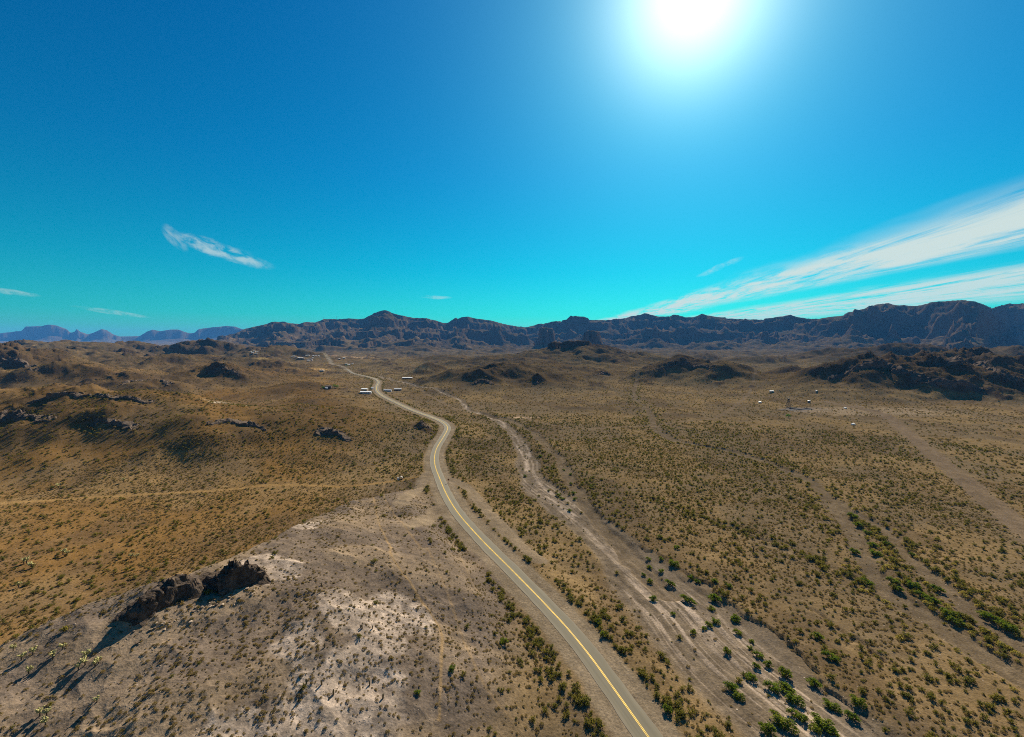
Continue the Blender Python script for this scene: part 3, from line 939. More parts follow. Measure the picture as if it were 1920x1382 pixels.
class MB:
    def __init__(s):
        s.v, s.f = [], []

    def add(s, vs, fs):
        o = len(s.v)
        s.v += [tuple(v) for v in vs]
        s.f += [tuple(i + o for i in f) for f in fs]

    def box(s, x0, x1, y0, y1, z0, z1):
        s.add([(x0, y0, z0), (x1, y0, z0), (x1, y1, z0), (x0, y1, z0), (x0, y0, z1), (x1, y0, z1), (x1, y1, z1), (x0, y1, z1)],
              [(0, 3, 2, 1), (4, 5, 6, 7), (0, 1, 5, 4), (1, 2, 6, 5), (2, 3, 7, 6), (3, 0, 4, 7)])

    def tube(s, pts, rad, n=5):
        pts = [Vector(p) for p in pts]
        rings = []
        for i, p in enumerate(pts):
            d = (pts[min(i + 1, len(pts) - 1)] - pts[max(i - 1, 0)]).normalized()
            a = d.orthogonal().normalized()
            b = d.cross(a)
            r = rad[i] if isinstance(rad, (list, tuple)) else rad
            rings.append([p + (a * math.cos(2 * math.pi * k / n) + b * math.sin(2 * math.pi * k / n)) * r for k in range(n)])
        vs = [v for r_ in rings for v in r_]
        fs = []
        for i in range(len(pts) - 1):
            for k in range(n):
                fs.append((i * n + k, i * n + (k + 1) % n, (i + 1) * n + (k + 1) % n, (i + 1) * n + k))
        fs.append(tuple(range(n))[::-1])
        fs.append(tuple((len(pts) - 1) * n + k for k in range(n)))
        s.add(vs, fs)

    def leaf(s, c, size, rnd):
        a = Vector((rnd.gauss(0, 1), rnd.gauss(0, 1), rnd.gauss(0, 1))).normalized()
        b = a.orthogonal().normalized()
        b.rotate(__import__('mathutils').Quaternion(a, rnd.random() * 6.28))
        e = a.cross(b)
        c = Vector(c)
        s.add([c - b * size, c + e * size * .55, c + b * size, c - e * size * .55], [(0, 1, 2, 3)])

    def build(s, name, mat, parent=None, smooth=False):
        return mesh_obj(name, s.v, s.f, mat, parent, smooth=smooth)

    def mesh(s, name, mat):
        me = bpy.data.meshes.new(name)
        me.from_pydata(s.v, [], s.f)
        me.materials.append(mat)
        me.update()
        return me


# ------------------------------------------------------------------ setting objects
i_split = int(np.searchsorted(rr, 3300))
gm = grid_mesh('ground', 0, i_split + 1, True)
gm.materials.append(LAND)
ground = tag(link(bpy.data.objects.new('ground', gm)), 'tan and orange desert floor with low hills and dry washes', 'desert', kind='structure')
mm = grid_mesh('mountains', i_split, NR)
mm.materials.append(LAND)
mts = tag(link(bpy.data.objects.new('mountains', mm)), 'rugged dark mountain range with cliffs and mesas along the horizon', 'mountains', kind='structure')


def ribbon(name, P, offs, lift, mat, s0=0.0, s1=1e9, jitter=0.0, hfun=None):
    L = plen(P)
    k = (L >= s0) & (L <= s1)
    Q, l = P[k], L[k]
    T = np.gradient(Q, axis=0)
    T /= np.linalg.norm(T, axis=1)[:, None]
    Nn = np.stack([T[:, 1], -T[:, 0]], 1)
    vs, lane = [], []
    for j, o in enumerate(offs):
        jj = jitter * (vn(l / 5, l * 0 + j, 7) - .5) if j in (0, len(offs) - 1) else 0
        p = Q + Nn * (o + jj * np.sign(o))[:, None] if not np.isscalar(jj) else Q + Nn * o
        z = (hfun(l) if hfun is not None else ground_z(p[:, 0], p[:, 1])) + lift + np.hypot(p[:, 0], p[:, 1]) * .0003
        vs.append(np.column_stack([p, z]))
        lane.append(np.column_stack([l, np.full(len(l), o), np.zeros(len(l))]))
    n, m_ = len(l), len(offs)
    V = np.stack(vs, 1).reshape(-1, 3)
    Ln = np.stack(lane, 1).reshape(-1, 3)
    fs = [(i * m_ + j, i * m_ + j + 1, (i + 1) * m_ + j + 1, (i + 1) * m_ + j) for i in range(n - 1) for j in range(m_ - 1)]
    o = mesh_obj(name, V, fs, mat)
    at = o.data.attributes.new('lane', 'FLOAT_VECTOR', 'POINT')
    at.data.foreach_set('vector', Ln.astype(np.float32).ravel())
    if o.data.polygons and o.data.polygons[0].normal.z < 0:
        o.data.flip_normals()
    return o


RFINE = smooth_poly(ROAD[::2], 2.0)
_rl = plen(ROAD)
_fl = plen(RFINE)


def road_h(l):
    return np.interp(l / _fl[-1] * _rl[-1], _rl, ROAD_Z)


ro = ribbon('road', RFINE, (-3.25, -2.2, -1.1, 0, 1.1, 2.2, 3.25), .03, M['road'], jitter=.3)
tag(ro, 'winding two lane asphalt road with gravel shoulders through the desert', 'road', kind='structure')
for sgn in (-1, 1):
    ln = ribbon('road_line', RFINE, (sgn * .15 - .09, sgn * .15 + .09), .055, M['paint'], s1=_fl[-1] * .80)
    tag(ln, 'yellow centre line painted along the road, %s of the pair' % ('left' if sgn < 0 else 'right'), 'road line', kind='structure')


# ------------------------------------------------------------------ plant prototypes (mesh data shared by all copies)
def creosote(seed):
    """open rounded bush: many stems fanning from the root, small leaves towards their ends"""
    rnd = random.Random(seed)
    st, lf = MB(), MB()
    for k in range(17):
        a = k * 2.4 + rnd.uniform(-.3, .3)
        lean = rnd.uniform(.1, 1.15)
        h = math.sqrt(max(.1, 1.6 - lean * lean)) * rnd.uniform(.75, 1.1)
        p0 = (math.cos(a) * .05, math.sin(a) * .05, -.1)
        p1 = (math.cos(a) * lean * .5, math.sin(a) * lean * .5, h * .58)
        p2 = (math.cos(a) * lean, math.sin(a) * lean, h)
        st.tube([p0, p1, p2], [.028, .02, .008], 3)
        for q in range(17):
            t = rnd.uniform(.35, 1.06)
            b = Vector(p1).lerp(Vector(p2), (t - .5) * 2) if t > .5 else Vector(p0).lerp(Vector(p1), t * 2)
            b += Vector((rnd.gauss(0, .13), rnd.gauss(0, .13), rnd.gauss(0, .10)))
            lf.leaf(b, rnd.uniform(.10, .18), rnd)
    return [lf.mesh('foliage', M['creo']), st.mesh('stems', M['stem'])]


def mound(seed, mat):
    rnd = random.Random(seed)
    lf, st = MB(), MB()
    for k in range(95):
        a, r, h = rnd.random() * 6.283, rnd.random() ** .5, rnd.random()
        hh = .50 * math.sqrt(max(0, 1 - r * r)) * (.35 + .65 * h)
        lf.leaf((math.cos(a) * r * .46, math.sin(a) * r * .46, hh + .02), rnd.uniform(.07, .13), rnd)
    for k in range(6):
        a = k + rnd.random()
        st.tube([(0, 0, -.05), (math.cos(a) * .3, math.sin(a) * .3, .32)], [.014, .005], 3)
    return [lf.mesh('foliage', mat), st.mesh('stems', M['stem'])]


def washbush(seed):
    rnd = random.Random(seed)
    lf, st = MB(), MB()
    cl = []
    for k in range(22):
        a, r = rnd.random() * 6.283, rnd.random() ** .5 * .85
        h = 1.15 * math.sqrt(max(.05, 1 - r * r)) * rnd.uniform(.25, .95)
        cl.append((math.cos(a) * r, math.sin(a) * r, h + .15))
    for c in cl:
        st.tube([(c[0] * .12, c[1] * .12, -.15), (c[0] * .6, c[1] * .6, c[2] * .5), c], [.05, .035, .012], 4)
        for q in range(30):
            v = Vector((rnd.gauss(0, 1), rnd.gauss(0, 1), rnd.gauss(0, 1))).normalized() * rnd.uniform(.12, .36)
            lf.leaf((c[0] + v.x, c[1] + v.y, max(.03, c[2] + v.z * .9)), rnd.uniform(.09, .16), rnd)
    return [lf.mesh('crown', M['wash']), st.mesh('stems', M['stem'])]


def cholla(seed):
    rnd = random.Random(seed)
    tr, ar = MB(), MB()
    H = rnd.uniform(.8, 1.1)
    tr.tube([(0, 0, -.1), (.02, .01, H * .5), (0, .03, H)], [.09, .08, .07], 7)
    for k in range(11):
        a = rnd.random() * 6.283
        z0 = rnd.uniform(.5, 1.0) * H
        L = rnd.uniform(.25, .5)
        d = Vector((math.cos(a), math.sin(a), rnd.uniform(.2, 1.1))).normalized()
        p = Vector((0, 0, z0))
        ar.tube([p, p + d * L * .25, p + d * L * .7, p + d * L], [.05, .10, .105, .05], 7)
        for q in range(2):
            d2 = (d + Vector((rnd.gauss(0, .7), rnd.gauss(0, .7), rnd.uniform(.1, .8)))).normalized()
            e = p + d * L * .9
            ar.tube([e, e + d2 * .09, e + d2 * .2, e + d2 * .27], [.05, .085, .08, .03], 6)
    return [ar.mesh('arms', M['chol']), tr.mesh('trunk', M['bark'])]


def barrel(seed):
    rnd = random.Random(seed)
    b = MB()
    n = 16
    prof = [(-.1, .16), (.1, .20), (.5, .22), (.9, .21), (1.15, .16), (1.26, .08), (1.29, .01)]
    lx, ly = rnd.uniform(-.12, .12), rnd.uniform(-.12, .12)
    vs = [(math.cos(k / n * 6.2832) * r * (1.12 if k % 2 else .88) + lx * z, math.sin(k / n * 6.2832) * r * (1.12 if k % 2 else .88) + ly * z, z) for z, r in prof for k in range(n)]
    fs = [(i * n + k, i * n + (k + 1) % n, (i + 1) * n + (k + 1) % n, (i + 1) * n + k) for i in range(len(prof) - 1) for k in range(n)]
    b.add(vs, fs)
    return [b.mesh('body', M['cact'])]


def boulder(seed):
    rnd = random.Random(seed)
    import bmesh
    bm = bmesh.new()
    bmesh.ops.create_icosphere(bm, subdivisions=1, radius=.5)
    off = [Vector((rnd.gauss(0, 1), rnd.gauss(0, 1), rnd.gauss(0, 1))).normalized() for _ in range(9)]
    for v in bm.verts:
        d = v.co.normalized()
        k = min(1.0, min((.34 + .1 * (i % 3)) / max(.05, d.dot(o)) for i, o in enumerate(off) if d.dot(o) > .05) if any(d.dot(o) > .05 for o in off) else 1)
        v.co = d * .5 * max(.55, min(1.0, k * 1.3))
        v.co.z *= .75
    me = bpy.data.meshes.new('boulder')
    bm.to_mesh(me)
    bm.free()
    me.materials.append(M['stone'])
    return [me]


P_CREO = [creosote(s) for s in (1, 2, 3, 4)]
P_BURS = [mound(s, M['burs']) for s in (11, 12, 13)]
P_GOLD = [mound(s, M['gold']) for s in (14, 15)]
P_WASH = [washbush(s) for s in (21, 22, 23, 24)]
P_CHOL = [cholla(s) for s in (31, 32, 33)]
P_BARR = [barrel(s) for s in (41, 42)]
P_ROCK = [boulder(s) for s in (51, 52, 53, 54)]
PARTN = {id(P_CREO): ('foliage', 'stems'), id(P_BURS): ('foliage', 'stems'), id(P_GOLD): ('foliage', 'stems'),
         id(P_WASH): ('crown', 'stems'), id(P_CHOL): ('arms', 'trunk')}


def plant(name, protos, vi, loc, rz, sc, label, cat, group):
    me = protos[vi]
    if len(me) == 1:
        o = link(bpy.data.objects.new(name, me[0]))
        o.location, o.rotation_euler = loc, (0, 0, rz)
        o.scale = sc
    else:
        o = empty(name, loc, rz, tuple(sc))
        for pn, m_ in zip(PARTN[id(protos)], me):
            link(bpy.data.objects.new(pn, m_), o)
    return tag(o, label, cat, group)


def stuff(name, protos, pts, rz, scl, vi, label, cat):
    """one object that stands for all the plants of a kind past those built singly"""
    me = bpy.data.meshes.new(name)
    me.vertices.add(len(pts))
    me.vertices.foreach_set('co', np.asarray(pts, np.float32).ravel())
    a = me.attributes.new('rz', 'FLOAT', 'POINT')
    a.data.foreach_set('value', np.asarray(rz, np.float32))
    a = me.attributes.new('scl', 'FLOAT_VECTOR', 'POINT')
    a.data.foreach_set('vector', np.asarray(scl, np.float32).ravel())
    a = me.attributes.new('vi', 'INT', 'POINT')
    a.data.foreach_set('value', np.asarray(vi, np.int32))
    o = tag(link(bpy.data.objects.new(name, me)), label, cat, kind='stuff')
    g = bpy.data.node_groups.new(name + '_scatter', 'GeometryNodeTree')
    g.interface.new_socket('Geometry', in_out='INPUT', socket_type='NodeSocketGeometry')
    g.interface.new_socket('Geometry', in_out='OUTPUT', socket_type='NodeSocketGeometry')
    gi, go = g.nodes.new('NodeGroupInput'), g.nodes.new('NodeGroupOutput')
    iop = g.nodes.new('GeometryNodeInstanceOnPoints')
    iop.inputs['Pick Instance'].default_value = True
    g2i = g.nodes.new('GeometryNodeGeometryToInstance')
    for variant in reversed(protos):
        j = g.nodes.new('GeometryNodeJoinGeometry')
        for ob in SRC[id(variant)]:
            oi = g.nodes.new('GeometryNodeObjectInfo')
            oi.inputs['Object'].default_value = ob
            oi.transform_space = 'ORIGINAL'
            g.links.new(oi.outputs['Geometry'], j.inputs[0])
        g.links.new(j.outputs[0], g2i.inputs[0])

    def attr(nm, typ):
        n = g.nodes.new('GeometryNodeInputNamedAttribute')
        n.data_type = typ
        n.inputs[0].default_value = nm
        return n.outputs[0]
    cx = g.nodes.new('ShaderNodeCombineXYZ')
    g.links.new(attr('rz', 'FLOAT'), cx.inputs[2])
    e2r = g.nodes.new('FunctionNodeEulerToRotation')
    g.links.new(cx.outputs[0], e2r.inputs[0])
    g.links.new(gi.outputs[0], iop.inputs['Points'])
    g.links.new(g2i.outputs[0], iop.inputs['Instance'])
    g.links.new(attr('vi', 'INT'), iop.inputs['Instance Index'])
    g.links.new(e2r.outputs[0], iop.inputs['Rotation'])
    g.links.new(attr('scl', 'FLOAT_VECTOR'), iop.inputs['Scale'])
    g.links.new(iop.outputs[0], go.inputs[0])
    md = o.modifiers.new('scatter', 'NODES')
    md.node_group = g
    return o


SRC = {}


def note_src(protos, vi, o):
    """remember a standing plant of each shape as the pattern for the far ones"""
    if id(protos[vi]) not in SRC:
        SRC[id(protos[vi])] = list(o.children) if len(o.children) else [o]


# ------------------------------------------------------------------ scatter positions
def sample(n, r0, r1, power=1.0):
    """random points of the view sector, even per area (power 1) or denser near (power < 1)"""
    u = rng.random(n)
    r = (r0 ** (2 * power) + u * (r1 ** (2 * power) - r0 ** (2 * power))) ** (1 / (2 * power))
    t = rng.uniform(-1.22, 1.22, n)
    a = np.arctan(t)
    keep = rng.random(n) < 1 / (1 + t * t)          # even per angle
    return (r * np.sin(a))[keep], (r * np.cos(a))[keep]


def lookup(x, y, G):
    r = np.hypot(x, y)
    t = np.clip(x / np.maximum(y, 1e-3), -1.259, 1.259)
    j = np.clip(((t + 1.26) / 2.52 * (NF - 1) + .5).astype(int), 0, NF - 1)
    i = np.clip((np.interp(r, rr, np.arange(NR)) + .5).astype(int), 0, NR - 1)
    return G[i, j]


def project(x, y, z):
    s, c = math.sin(PITCH), math.cos(PITCH)
    zz_ = z - CAMZ
    d = y * c - zz_ * s
    v = zz_ * c + y * s
    return 960 + F * x / d, 691 - F * v / d, d


def zone(px, py, x, y, pale, dr, sr, dw):
    if dr < 16:
        return 'along the %s edge of the road' % ('left' if sr < 0 else 'right')
    if pale > .5:
        return 'on the pale hill below the crags' if px < 560 else 'on the pale hill near the footpath'
    if sr < 0:
        if py < 900:
            return 'on the brown hillside beyond the dirt track'
        return 'on the orange flat behind the pale hill' if px < 700 else 'between the footpath and the road'
    if dw < 30:
        return 'at the edge of the stony wash'
    if px < 1000 + (py - 850) * 1.05:
        return 'between the road and the stony wash'
    if px > 1500 and py < 1250:
        return 'around the curved arroyo at the right'
    return 'on the flat beyond the stony wash'


def scatter(kind):
    """returns x, y, scale of all plants of a kind"""
    if kind == 'creo':
        x, y = sample(125000, 60, 560)
        x2, y2 = sample(120000, 560, 1900)
        x, y = np.concatenate([x, x2]), np.concatenate([y, y2])
        r = np.hypot(x, y)
        den = .32 + .45 * sstep(.42, .66, fbm(x / 38, y / 38, 3, 301))
        pale = lookup(x, y, GPALE)
        den = den * (1 - .90 * pale) * lookup(x, y, GVEG)
        sr, dr = lookup(x, y, GSR), lookup(x, y, GDR)
        den = den * np.where((sr < 0) & (dr > 40), .55, 1.0)
        den = den * np.where(r < 560, .62, .8)
        k = rng.random(len(x)) < den
        x, y = x[k], y[k]
        s = .34 + .75 * rng.random(len(x)) ** 2
        # rows of bigger bushes fed by run-off along the road
        L = plen(ROAD)
        n = 1700
        q = rng.random(n) ** 1.5 * L[-1] * .9
        side = np.where(rng.random(n) < .5, -1, 1)
        off = side * (8.6 + np.abs(rng.normal(0, 2.8, n)))
        bx, by = np.interp(q, L, ROAD[:, 0]), np.interp(q, L, ROAD[:, 1])
        tx, ty = np.interp(q + 2, L, ROAD[:, 0]) - bx, np.interp(q + 2, L, ROAD[:, 1]) - by
        tl = np.hypot(tx, ty) + 1e-6
        ex, ey = bx + ty / tl * off, by - tx / tl * off
        ok = (lookup(ex, ey, GVEG) > .5) & (fbm(ex / 14, ey / 14, 2, 305) > .38)
        x, y, s = np.concatenate([x, ex[ok]]), np.concatenate([y, ey[ok]]), np.concatenate([s, rng.uniform(.5, 1.2, ok.sum())])
        # thickets lining the arroyo and far drainages
        for P, n, sp in ((ARROYO, 900, 9), (ARROYO2, 200, 7), (WASH, 380, 20), (WASH2, 260, 9), (GULLY, 120, 3)):
            L = plen(P)
            q = rng.random(n) * L[-1]
            off = rng.normal(0, sp, n)
            bx, by = np.interp(q, L, P[:, 0]), np.interp(q, L, P[:, 1])
            tx, ty = np.interp(q + 2, L, P[:, 0]) - bx, np.interp(q + 2, L, P[:, 1]) - by
            tl = np.hypot(tx, ty) + 1e-6
            ex, ey = bx + ty / tl * off, by - tx / tl * off
            ok = (lookup(ex, ey, GVEG) > .45) & (ey > 40)
            x, y, s = np.concatenate([x, ex[ok]]), np.concatenate([y, ey[ok]]), np.concatenate([s, rng.uniform(.7, 1.35, ok.sum())])
        return x, y, s
    if kind == 'burs':
        x, y = sample(210000, 50, 420)
        x2, y2 = sample(170000, 420, 1700)
        x, y = np.concatenate([x, x2]), np.concatenate([y, y2])
        r = np.hypot(x, y)
        pale = lookup(x, y, GPALE)
        den = (.25 + .6 * sstep(.38, .62, fbm(x / 24, y / 24, 3, 311))) * (1 + .3 * pale) * lookup(x, y, GVEG)
        k = rng.random(len(x)) < den * .62
        x, y = x[k], y[k]
        s = (.42 + .75 * rng.random(len(x)) ** 2) * np.where(np.hypot(x, y) > 420, 2.2, 1.0) * np.where(lookup(x, y, GPALE) > .5, .9, 1.15)
        return x, y, s
    if kind == 'gold':
        xs, ys = [], []
        for P, n, sp in ((ARROYO, 420, 8), (ARROYO2, 200, 7)):
            L = plen(P)
            q = rng.random(n) ** 1.6 * L[-1] * .75
            bx, by = np.interp(q, L, P[:, 0]), np.interp(q, L, P[:, 1])
            xs.append(bx + rng.normal(0, sp, n))
            ys.append(by + rng.normal(0, sp, n))
        x, y = np.concatenate(xs), np.concatenate(ys)
        k = (lookup(x, y, GVEG) > .35) & (y > 50)
        return x[k], y[k], rng.uniform(1.1, 2.3, k.sum())
    if kind == 'rock':
        x, y = sample(90000, 50, 420)
        dw, dr = lookup(x, y, GDW), lookup(x, y, GDR)
        den = .12 + .22 * lookup(x, y, GPALE) + .75 * sstep(.54, .66, fbm(x / 16, y / 26, 3, 321)) * np.where(lookup(x, y, GSR) > 0, 1, .35) + .3 * (dw < 26)
        den = den * (lookup(x, y, GDR) > 9)
        k = rng.random(len(x)) < den * .8
        x, y = x[k], y[k]
        return x, y, .18 + .42 * rng.random(len(x)) ** 3 + .25 * (rng.random(len(x)) < .04)


def tell_apart(made):
    """within each stretch of ground say which part of it the plant stands in and how big it is"""
    by = {}
    for m_ in made:
        by.setdefault(m_[0]['label'], []).append(m_)
    for lab, ms in by.items():
        if len(ms) < 2:
            continue
        A = np.array([[a, b, c] for _, a, b, c in ms], float)
        q1, q2 = np.quantile(A[:, 0], [1 / 3, 2 / 3])
        r1, r2 = np.quantile(A[:, 1], [1 / 3, 2 / 3])
        s1, s2 = np.quantile(A[:, 2], [1 / 3, 2 / 3])
        for (o, a, b, c) in ms:
            hw = 'left' if a < q1 else 'right' if a > q2 else 'middle'
            vw = 'upper' if b < r1 else 'lower' if b > r2 else 'central'
            sw = 'small ' if c < s1 else 'large ' if c > s2 else ''
            w = sw + lab + (', %s %s part' % (vw, hw))
            o['label'] = w
            o['group'] = o['group']


def place(kind, name, protos, cat, lab, group, sname, slabel, nmax=300, sink=.03, flat=1.0):
    x, y, s = scatter(kind)
    z = ground_z(x, y) - sink
    px, py, d = project(x, y, z + .4)
    size = s / d
    vis = (px > 5) & (px < 1915) & (py < 1375) & (py > 640)
    # nothing hidden behind the crest of the pale hill among the singly built ones
    order = np.argsort(-np.where(vis, size, 0))
    pick = []
    for i in order[:nmax * 2]:
        t = np.linspace(.25, .97, 60)
        if (CAMZ + (z[i] + .5 - CAMZ) * t > ground_z(x[i] * t, y[i] * t)).all():
            pick.append(i)
        if len(pick) >= nmax:
            break
    mask = np.ones(len(x), bool)
    mask[pick] = False
    pale, dr, sr, dw = (lookup(x, y, G) for G in (GPALE, GDR, GSR, GDW))
    made = []
    for c, i in enumerate(pick):
        vi = c % len(protos)
        zn = zone(px[i], py[i], x[i], y[i], pale[i], dr[i], sr[i], dw[i])
        o = plant(name, protos, vi, (x[i], y[i], z[i]), rng.uniform(0, 6.28), (s[i] * rng.uniform(.9, 1.15), s[i] * rng.uniform(.9, 1.15), s[i] * rng.uniform(.85, 1.1) * flat), lab + ' ' + zn, cat, group + ' ' + zn)
        note_src(protos, vi, o)
        made.append((o, px[i], py[i], s[i]))
    tell_apart(made)
    n = mask.sum()
    sc = np.stack([s[mask] * rng.uniform(.85, 1.2, n), s[mask] * rng.uniform(.85, 1.2, n), s[mask] * rng.uniform(.8, 1.1, n) * flat], 1)
    stuff(sname, protos, np.stack([x[mask], y[mask], z[mask]], 1), rng.uniform(0, 6.28, n), sc, rng.integers(0, len(protos), n), slabel, cat)
    print('scatter', kind, len(x), 'single', len(pick))


place('creo', 'creosote_bush', P_CREO, 'bush', 'olive green creosote bush', 'creosote bushes', 'creosote_scrub', 'olive creosote scrub dotted over the whole desert floor')
place('burs', 'dry_shrub', P_BURS, 'shrub', 'straw coloured dry shrub', 'dry shrubs', 'dry_scrub', 'low dry straw coloured scrub covering the desert and hillsides')
place('gold', 'golden_shrub', P_GOLD, 'shrub', 'low golden yellow shrub', 'golden shrubs', 'golden_scrub', 'golden yellow low scrub lining the arroyo', nmax=150)
place('rock', 'boulder', P_ROCK, 'rock', 'angular brown field stone', 'field stones', 'stone_litter', 'small brown stones strewn between the bushes', nmax=200, sink=.05)

# bushes of the washes, set where the photograph shows them: x, y, height in photo pixels, stretch along the wash, words
WB = [(1470, 1261, 25, 1, 'large round'), (1447, 1285, 22, 1.2, ''), (1474, 1291, 22, 1.5, ''), (1489, 1310, 22, 1.5, ''), (1440, 1243, 16, 1, ''), (1422, 1227, 16, 1.2, ''), (1410, 1203, 11, 1, ''),
      (1406, 1215, 11, 1, ''), (1417, 1249, 14, 1.2, ''), (1408, 1268, 20, 1, ''), (1371, 1287, 22, 1.1, ''), (1385, 1305, 18, 1.2, ''), (1362, 1219, 17, 1, ''), (1383, 1184, 14, 1.2, ''), (1379, 1160, 18, 1, ''),
      (1468, 1354, 26, 1.8, 'long'), (1441, 1366, 26, 1.1, ''), (1489, 1338, 18, 1.3, ''), (1506, 1349, 17, 1, ''), (1542, 1357, 26, 1.4, ''), (1555, 1370, 22, 1.2, ''), (1529, 1368, 20, 1, ''), (1527, 1281, 20, 1.2, ''),
      (1559, 1323, 18, 1.6, ''), (1595, 1342, 18, 1.4, ''), (1557, 1230, 18, 1.5, ''), (1534, 1192, 17, 1.2, ''), (1608, 1317, 20, 1.2, ''), (1255, 1092, 14, 2.0, 'long low'), (1240, 1069, 11, 1, ''), (1218, 1063, 11, 1.2, ''),
      (1219, 1088, 13, 1.1, ''), (1206, 1077, 9, 1.4, ''), (1216, 1047, 10, 1.2, ''), (1240, 1047, 11, 1, ''), (1263, 1055, 18, 1.3, ''), (1288, 1122, 17, 2.3, 'long hedge-like'), (1335, 1140, 13, 1, 'lone round'), (1340, 1120, 22, 1.1, 'large'),
      (1295, 1081, 13, 1, ''), (1307, 1089, 12, 1.2, ''), (1269, 1025, 12, 1, ''), (1237, 1005, 11, 1, ''), (1342, 1165, 14, 1.3, ''), (1328, 1170, 13, 1.4, ''), (1320, 1177, 11, 1, ''), (1300, 1184, 13, 1, ''), (1262, 1150, 11, 1, ''),
      (1225, 1121, 16, 1, ''), (1379, 1158, 16, 1, ''), (1340, 1088, 12, 1.3, ''), (1367, 1098, 12, 1, ''), (1047, 927, 10, 1, ''), (1053, 933, 10, 1.2, ''), (1075, 923, 11, 1, ''), (1078, 934, 10, 1, ''), (1070, 906, 9, 1.1, ''),
      (1057, 880, 7, 1, ''), (1026, 876, 8, 1, ''), (984, 891, 9, 1, ''), (1029, 919, 7, 1, ''), (1070, 888, 8, 1, ''), (1068, 956, 9, 1.2, ''), (1109, 910, 8, 1, ''), (1013, 854, 10, 1, ''), (1599, 966, 14, 1.3, ''), (1609, 983, 13, 1.3, ''),
      (1627, 998, 11, 1.6, ''), (1601, 1033, 15, 1.3, ''), (1625, 1091, 15, 1.5, 'dark'), (1637, 1021, 13, 1.4, ''), (1641, 1037, 14, 1.5, ''), (1663, 1019, 12, 1.2, ''), (1674, 1088, 14, 1.4, ''), (1686, 1104, 12, 1.2, ''),
      (1712, 1096, 17, 1.3, ''), (1755, 1104, 15, 1.5, ''), (1728, 1114, 15, 1.3, ''), (1751, 1126, 15, 1.4, ''), (1781, 1151, 17, 1.5, 'bright'), (1791, 1167, 17, 1.6, ''), (1864, 1163, 18, 1.8, 'large dark'), (1848, 1153, 14, 1.5, ''),
      (1892, 1177, 15, 1.5, ''), (1710, 1039, 9, 1.4, ''), (945, 1202, 18, 1, 'bright lone'), (783, 1300, 13, 1, 'small bright'), (848, 1252, 15, 1.1, ''), (1250, 1330, 20, 1, ''), (1132, 1188, 18, 1, ''), (1122, 1165, 16, 1, '')]
wb_made = []
for c, (bx, by, hp, stt, word) in enumerate(WB):
    X, Y, Z = hit(bx, by + hp * .35)
    dist = math.hypot(math.hypot(X, Y), CAMZ - Z)
    s = hp * dist / F / 2.7
    on_ar = bx > 1580 and by < 1200
    if bx < 1130 and by > 1100:
        pl = 'beside the road' if bx > 900 else 'on the pale hill beside the footpath' if bx < 800 else 'between the footpath and the road'
    elif on_ar:
        pl = 'in the arroyo bed at the right'
    elif by < 960:
        pl = 'in the upper stony wash beyond the road bend'
    elif by < 1110:
        pl = 'in the middle stretch of the stony wash'
    elif by < 1200:
        pl = 'in the stony wash where its channels split'
    else:
        pl = 'in the broad lower end of the stony wash'
    lab = ((word + ' ') if word else '') + 'leafy green bush ' + pl
    along = R(35) if not on_ar else R(28)
    wb = plant('wash_bush', P_WASH, c % 4, (X, Y, Z - .05), -math.pi / 2 + along + (0 if stt > 1.15 else c), (s * stt * 1.15, s, s), lab, 'bush', 'green bushes ' + pl)
    wb_made.append((wb, bx, by, hp))

tell_apart(wb_made)
cac_made = []
# cholla and barrel cacti on the hill at the left
for c, (bx, by, hp) in enumerate([(40, 1240, 9), (62, 1229, 9), (100, 1240, 9), (118, 1222, 8), (54, 1267, 9), (163, 1238, 10), (160, 1248, 10), (178, 1250, 9), (147, 1259, 8), (185, 1248, 8), (182, 1317, 8),
                                  (75, 1345, 9), (88, 1346, 9), (86, 1362, 10), (25, 1222, 7), (118, 1041, 8), (50, 1057, 8), (45, 1058, 7), (126, 1042, 7), (245, 1048, 7), (257, 1049, 7), (60, 1065, 8), (35, 1102, 7), (232, 905, 6), (110, 915, 6)]):
    X, Y, Z = hit(bx, by)
    s = hp * math.hypot(math.hypot(X, Y), CAMZ - Z) / F / 1.1
    pl = 'on the pale hillside' if by > 1150 else 'on the orange flat behind the pale hill'
    cac = plant('cholla_cactus', P_CHOL, c % 3, (X, Y, Z - .03), c * 1.7, (s, s, s), 'pale yellow cholla cactus ' + pl, 'cactus', 'cholla cacti ' + pl)
    cac_made.append((cac, bx, by, hp))
for c, (bx, by, hp) in enumerate([(679, 1182, 7), (698, 1182, 6), (718, 1312, 8), (693, 1286, 7), (609, 1214, 6), (575, 1283, 8), (603, 1285, 8), (566, 1308, 8), (625, 1306, 9), (600, 1112, 6), (570, 1125, 6),
                                  (603, 1100, 6), (545, 1166, 6), (556, 1130, 5), (655, 1160, 5), (540, 1145, 6), (676, 1180, 5), (635, 1186, 5), (1413, 1035, 7), (520, 1190, 6)]):
    X, Y, Z = hit(bx, by)
    s = hp * math.hypot(math.hypot(X, Y), CAMZ - Z) / F / 1.25
    pl = 'on the pale hill' if bx < 900 else 'beyond the wash'
    cac = plant('barrel_cactus', P_BARR, c % 2, (X, Y, Z - .03), c, (s * .8, s * .8, s), 'dark upright barrel cactus ' + pl, 'cactus', 'barrel cacti ' + pl)
    cac_made.append((cac, bx, by, hp))
tell_apart(cac_made)


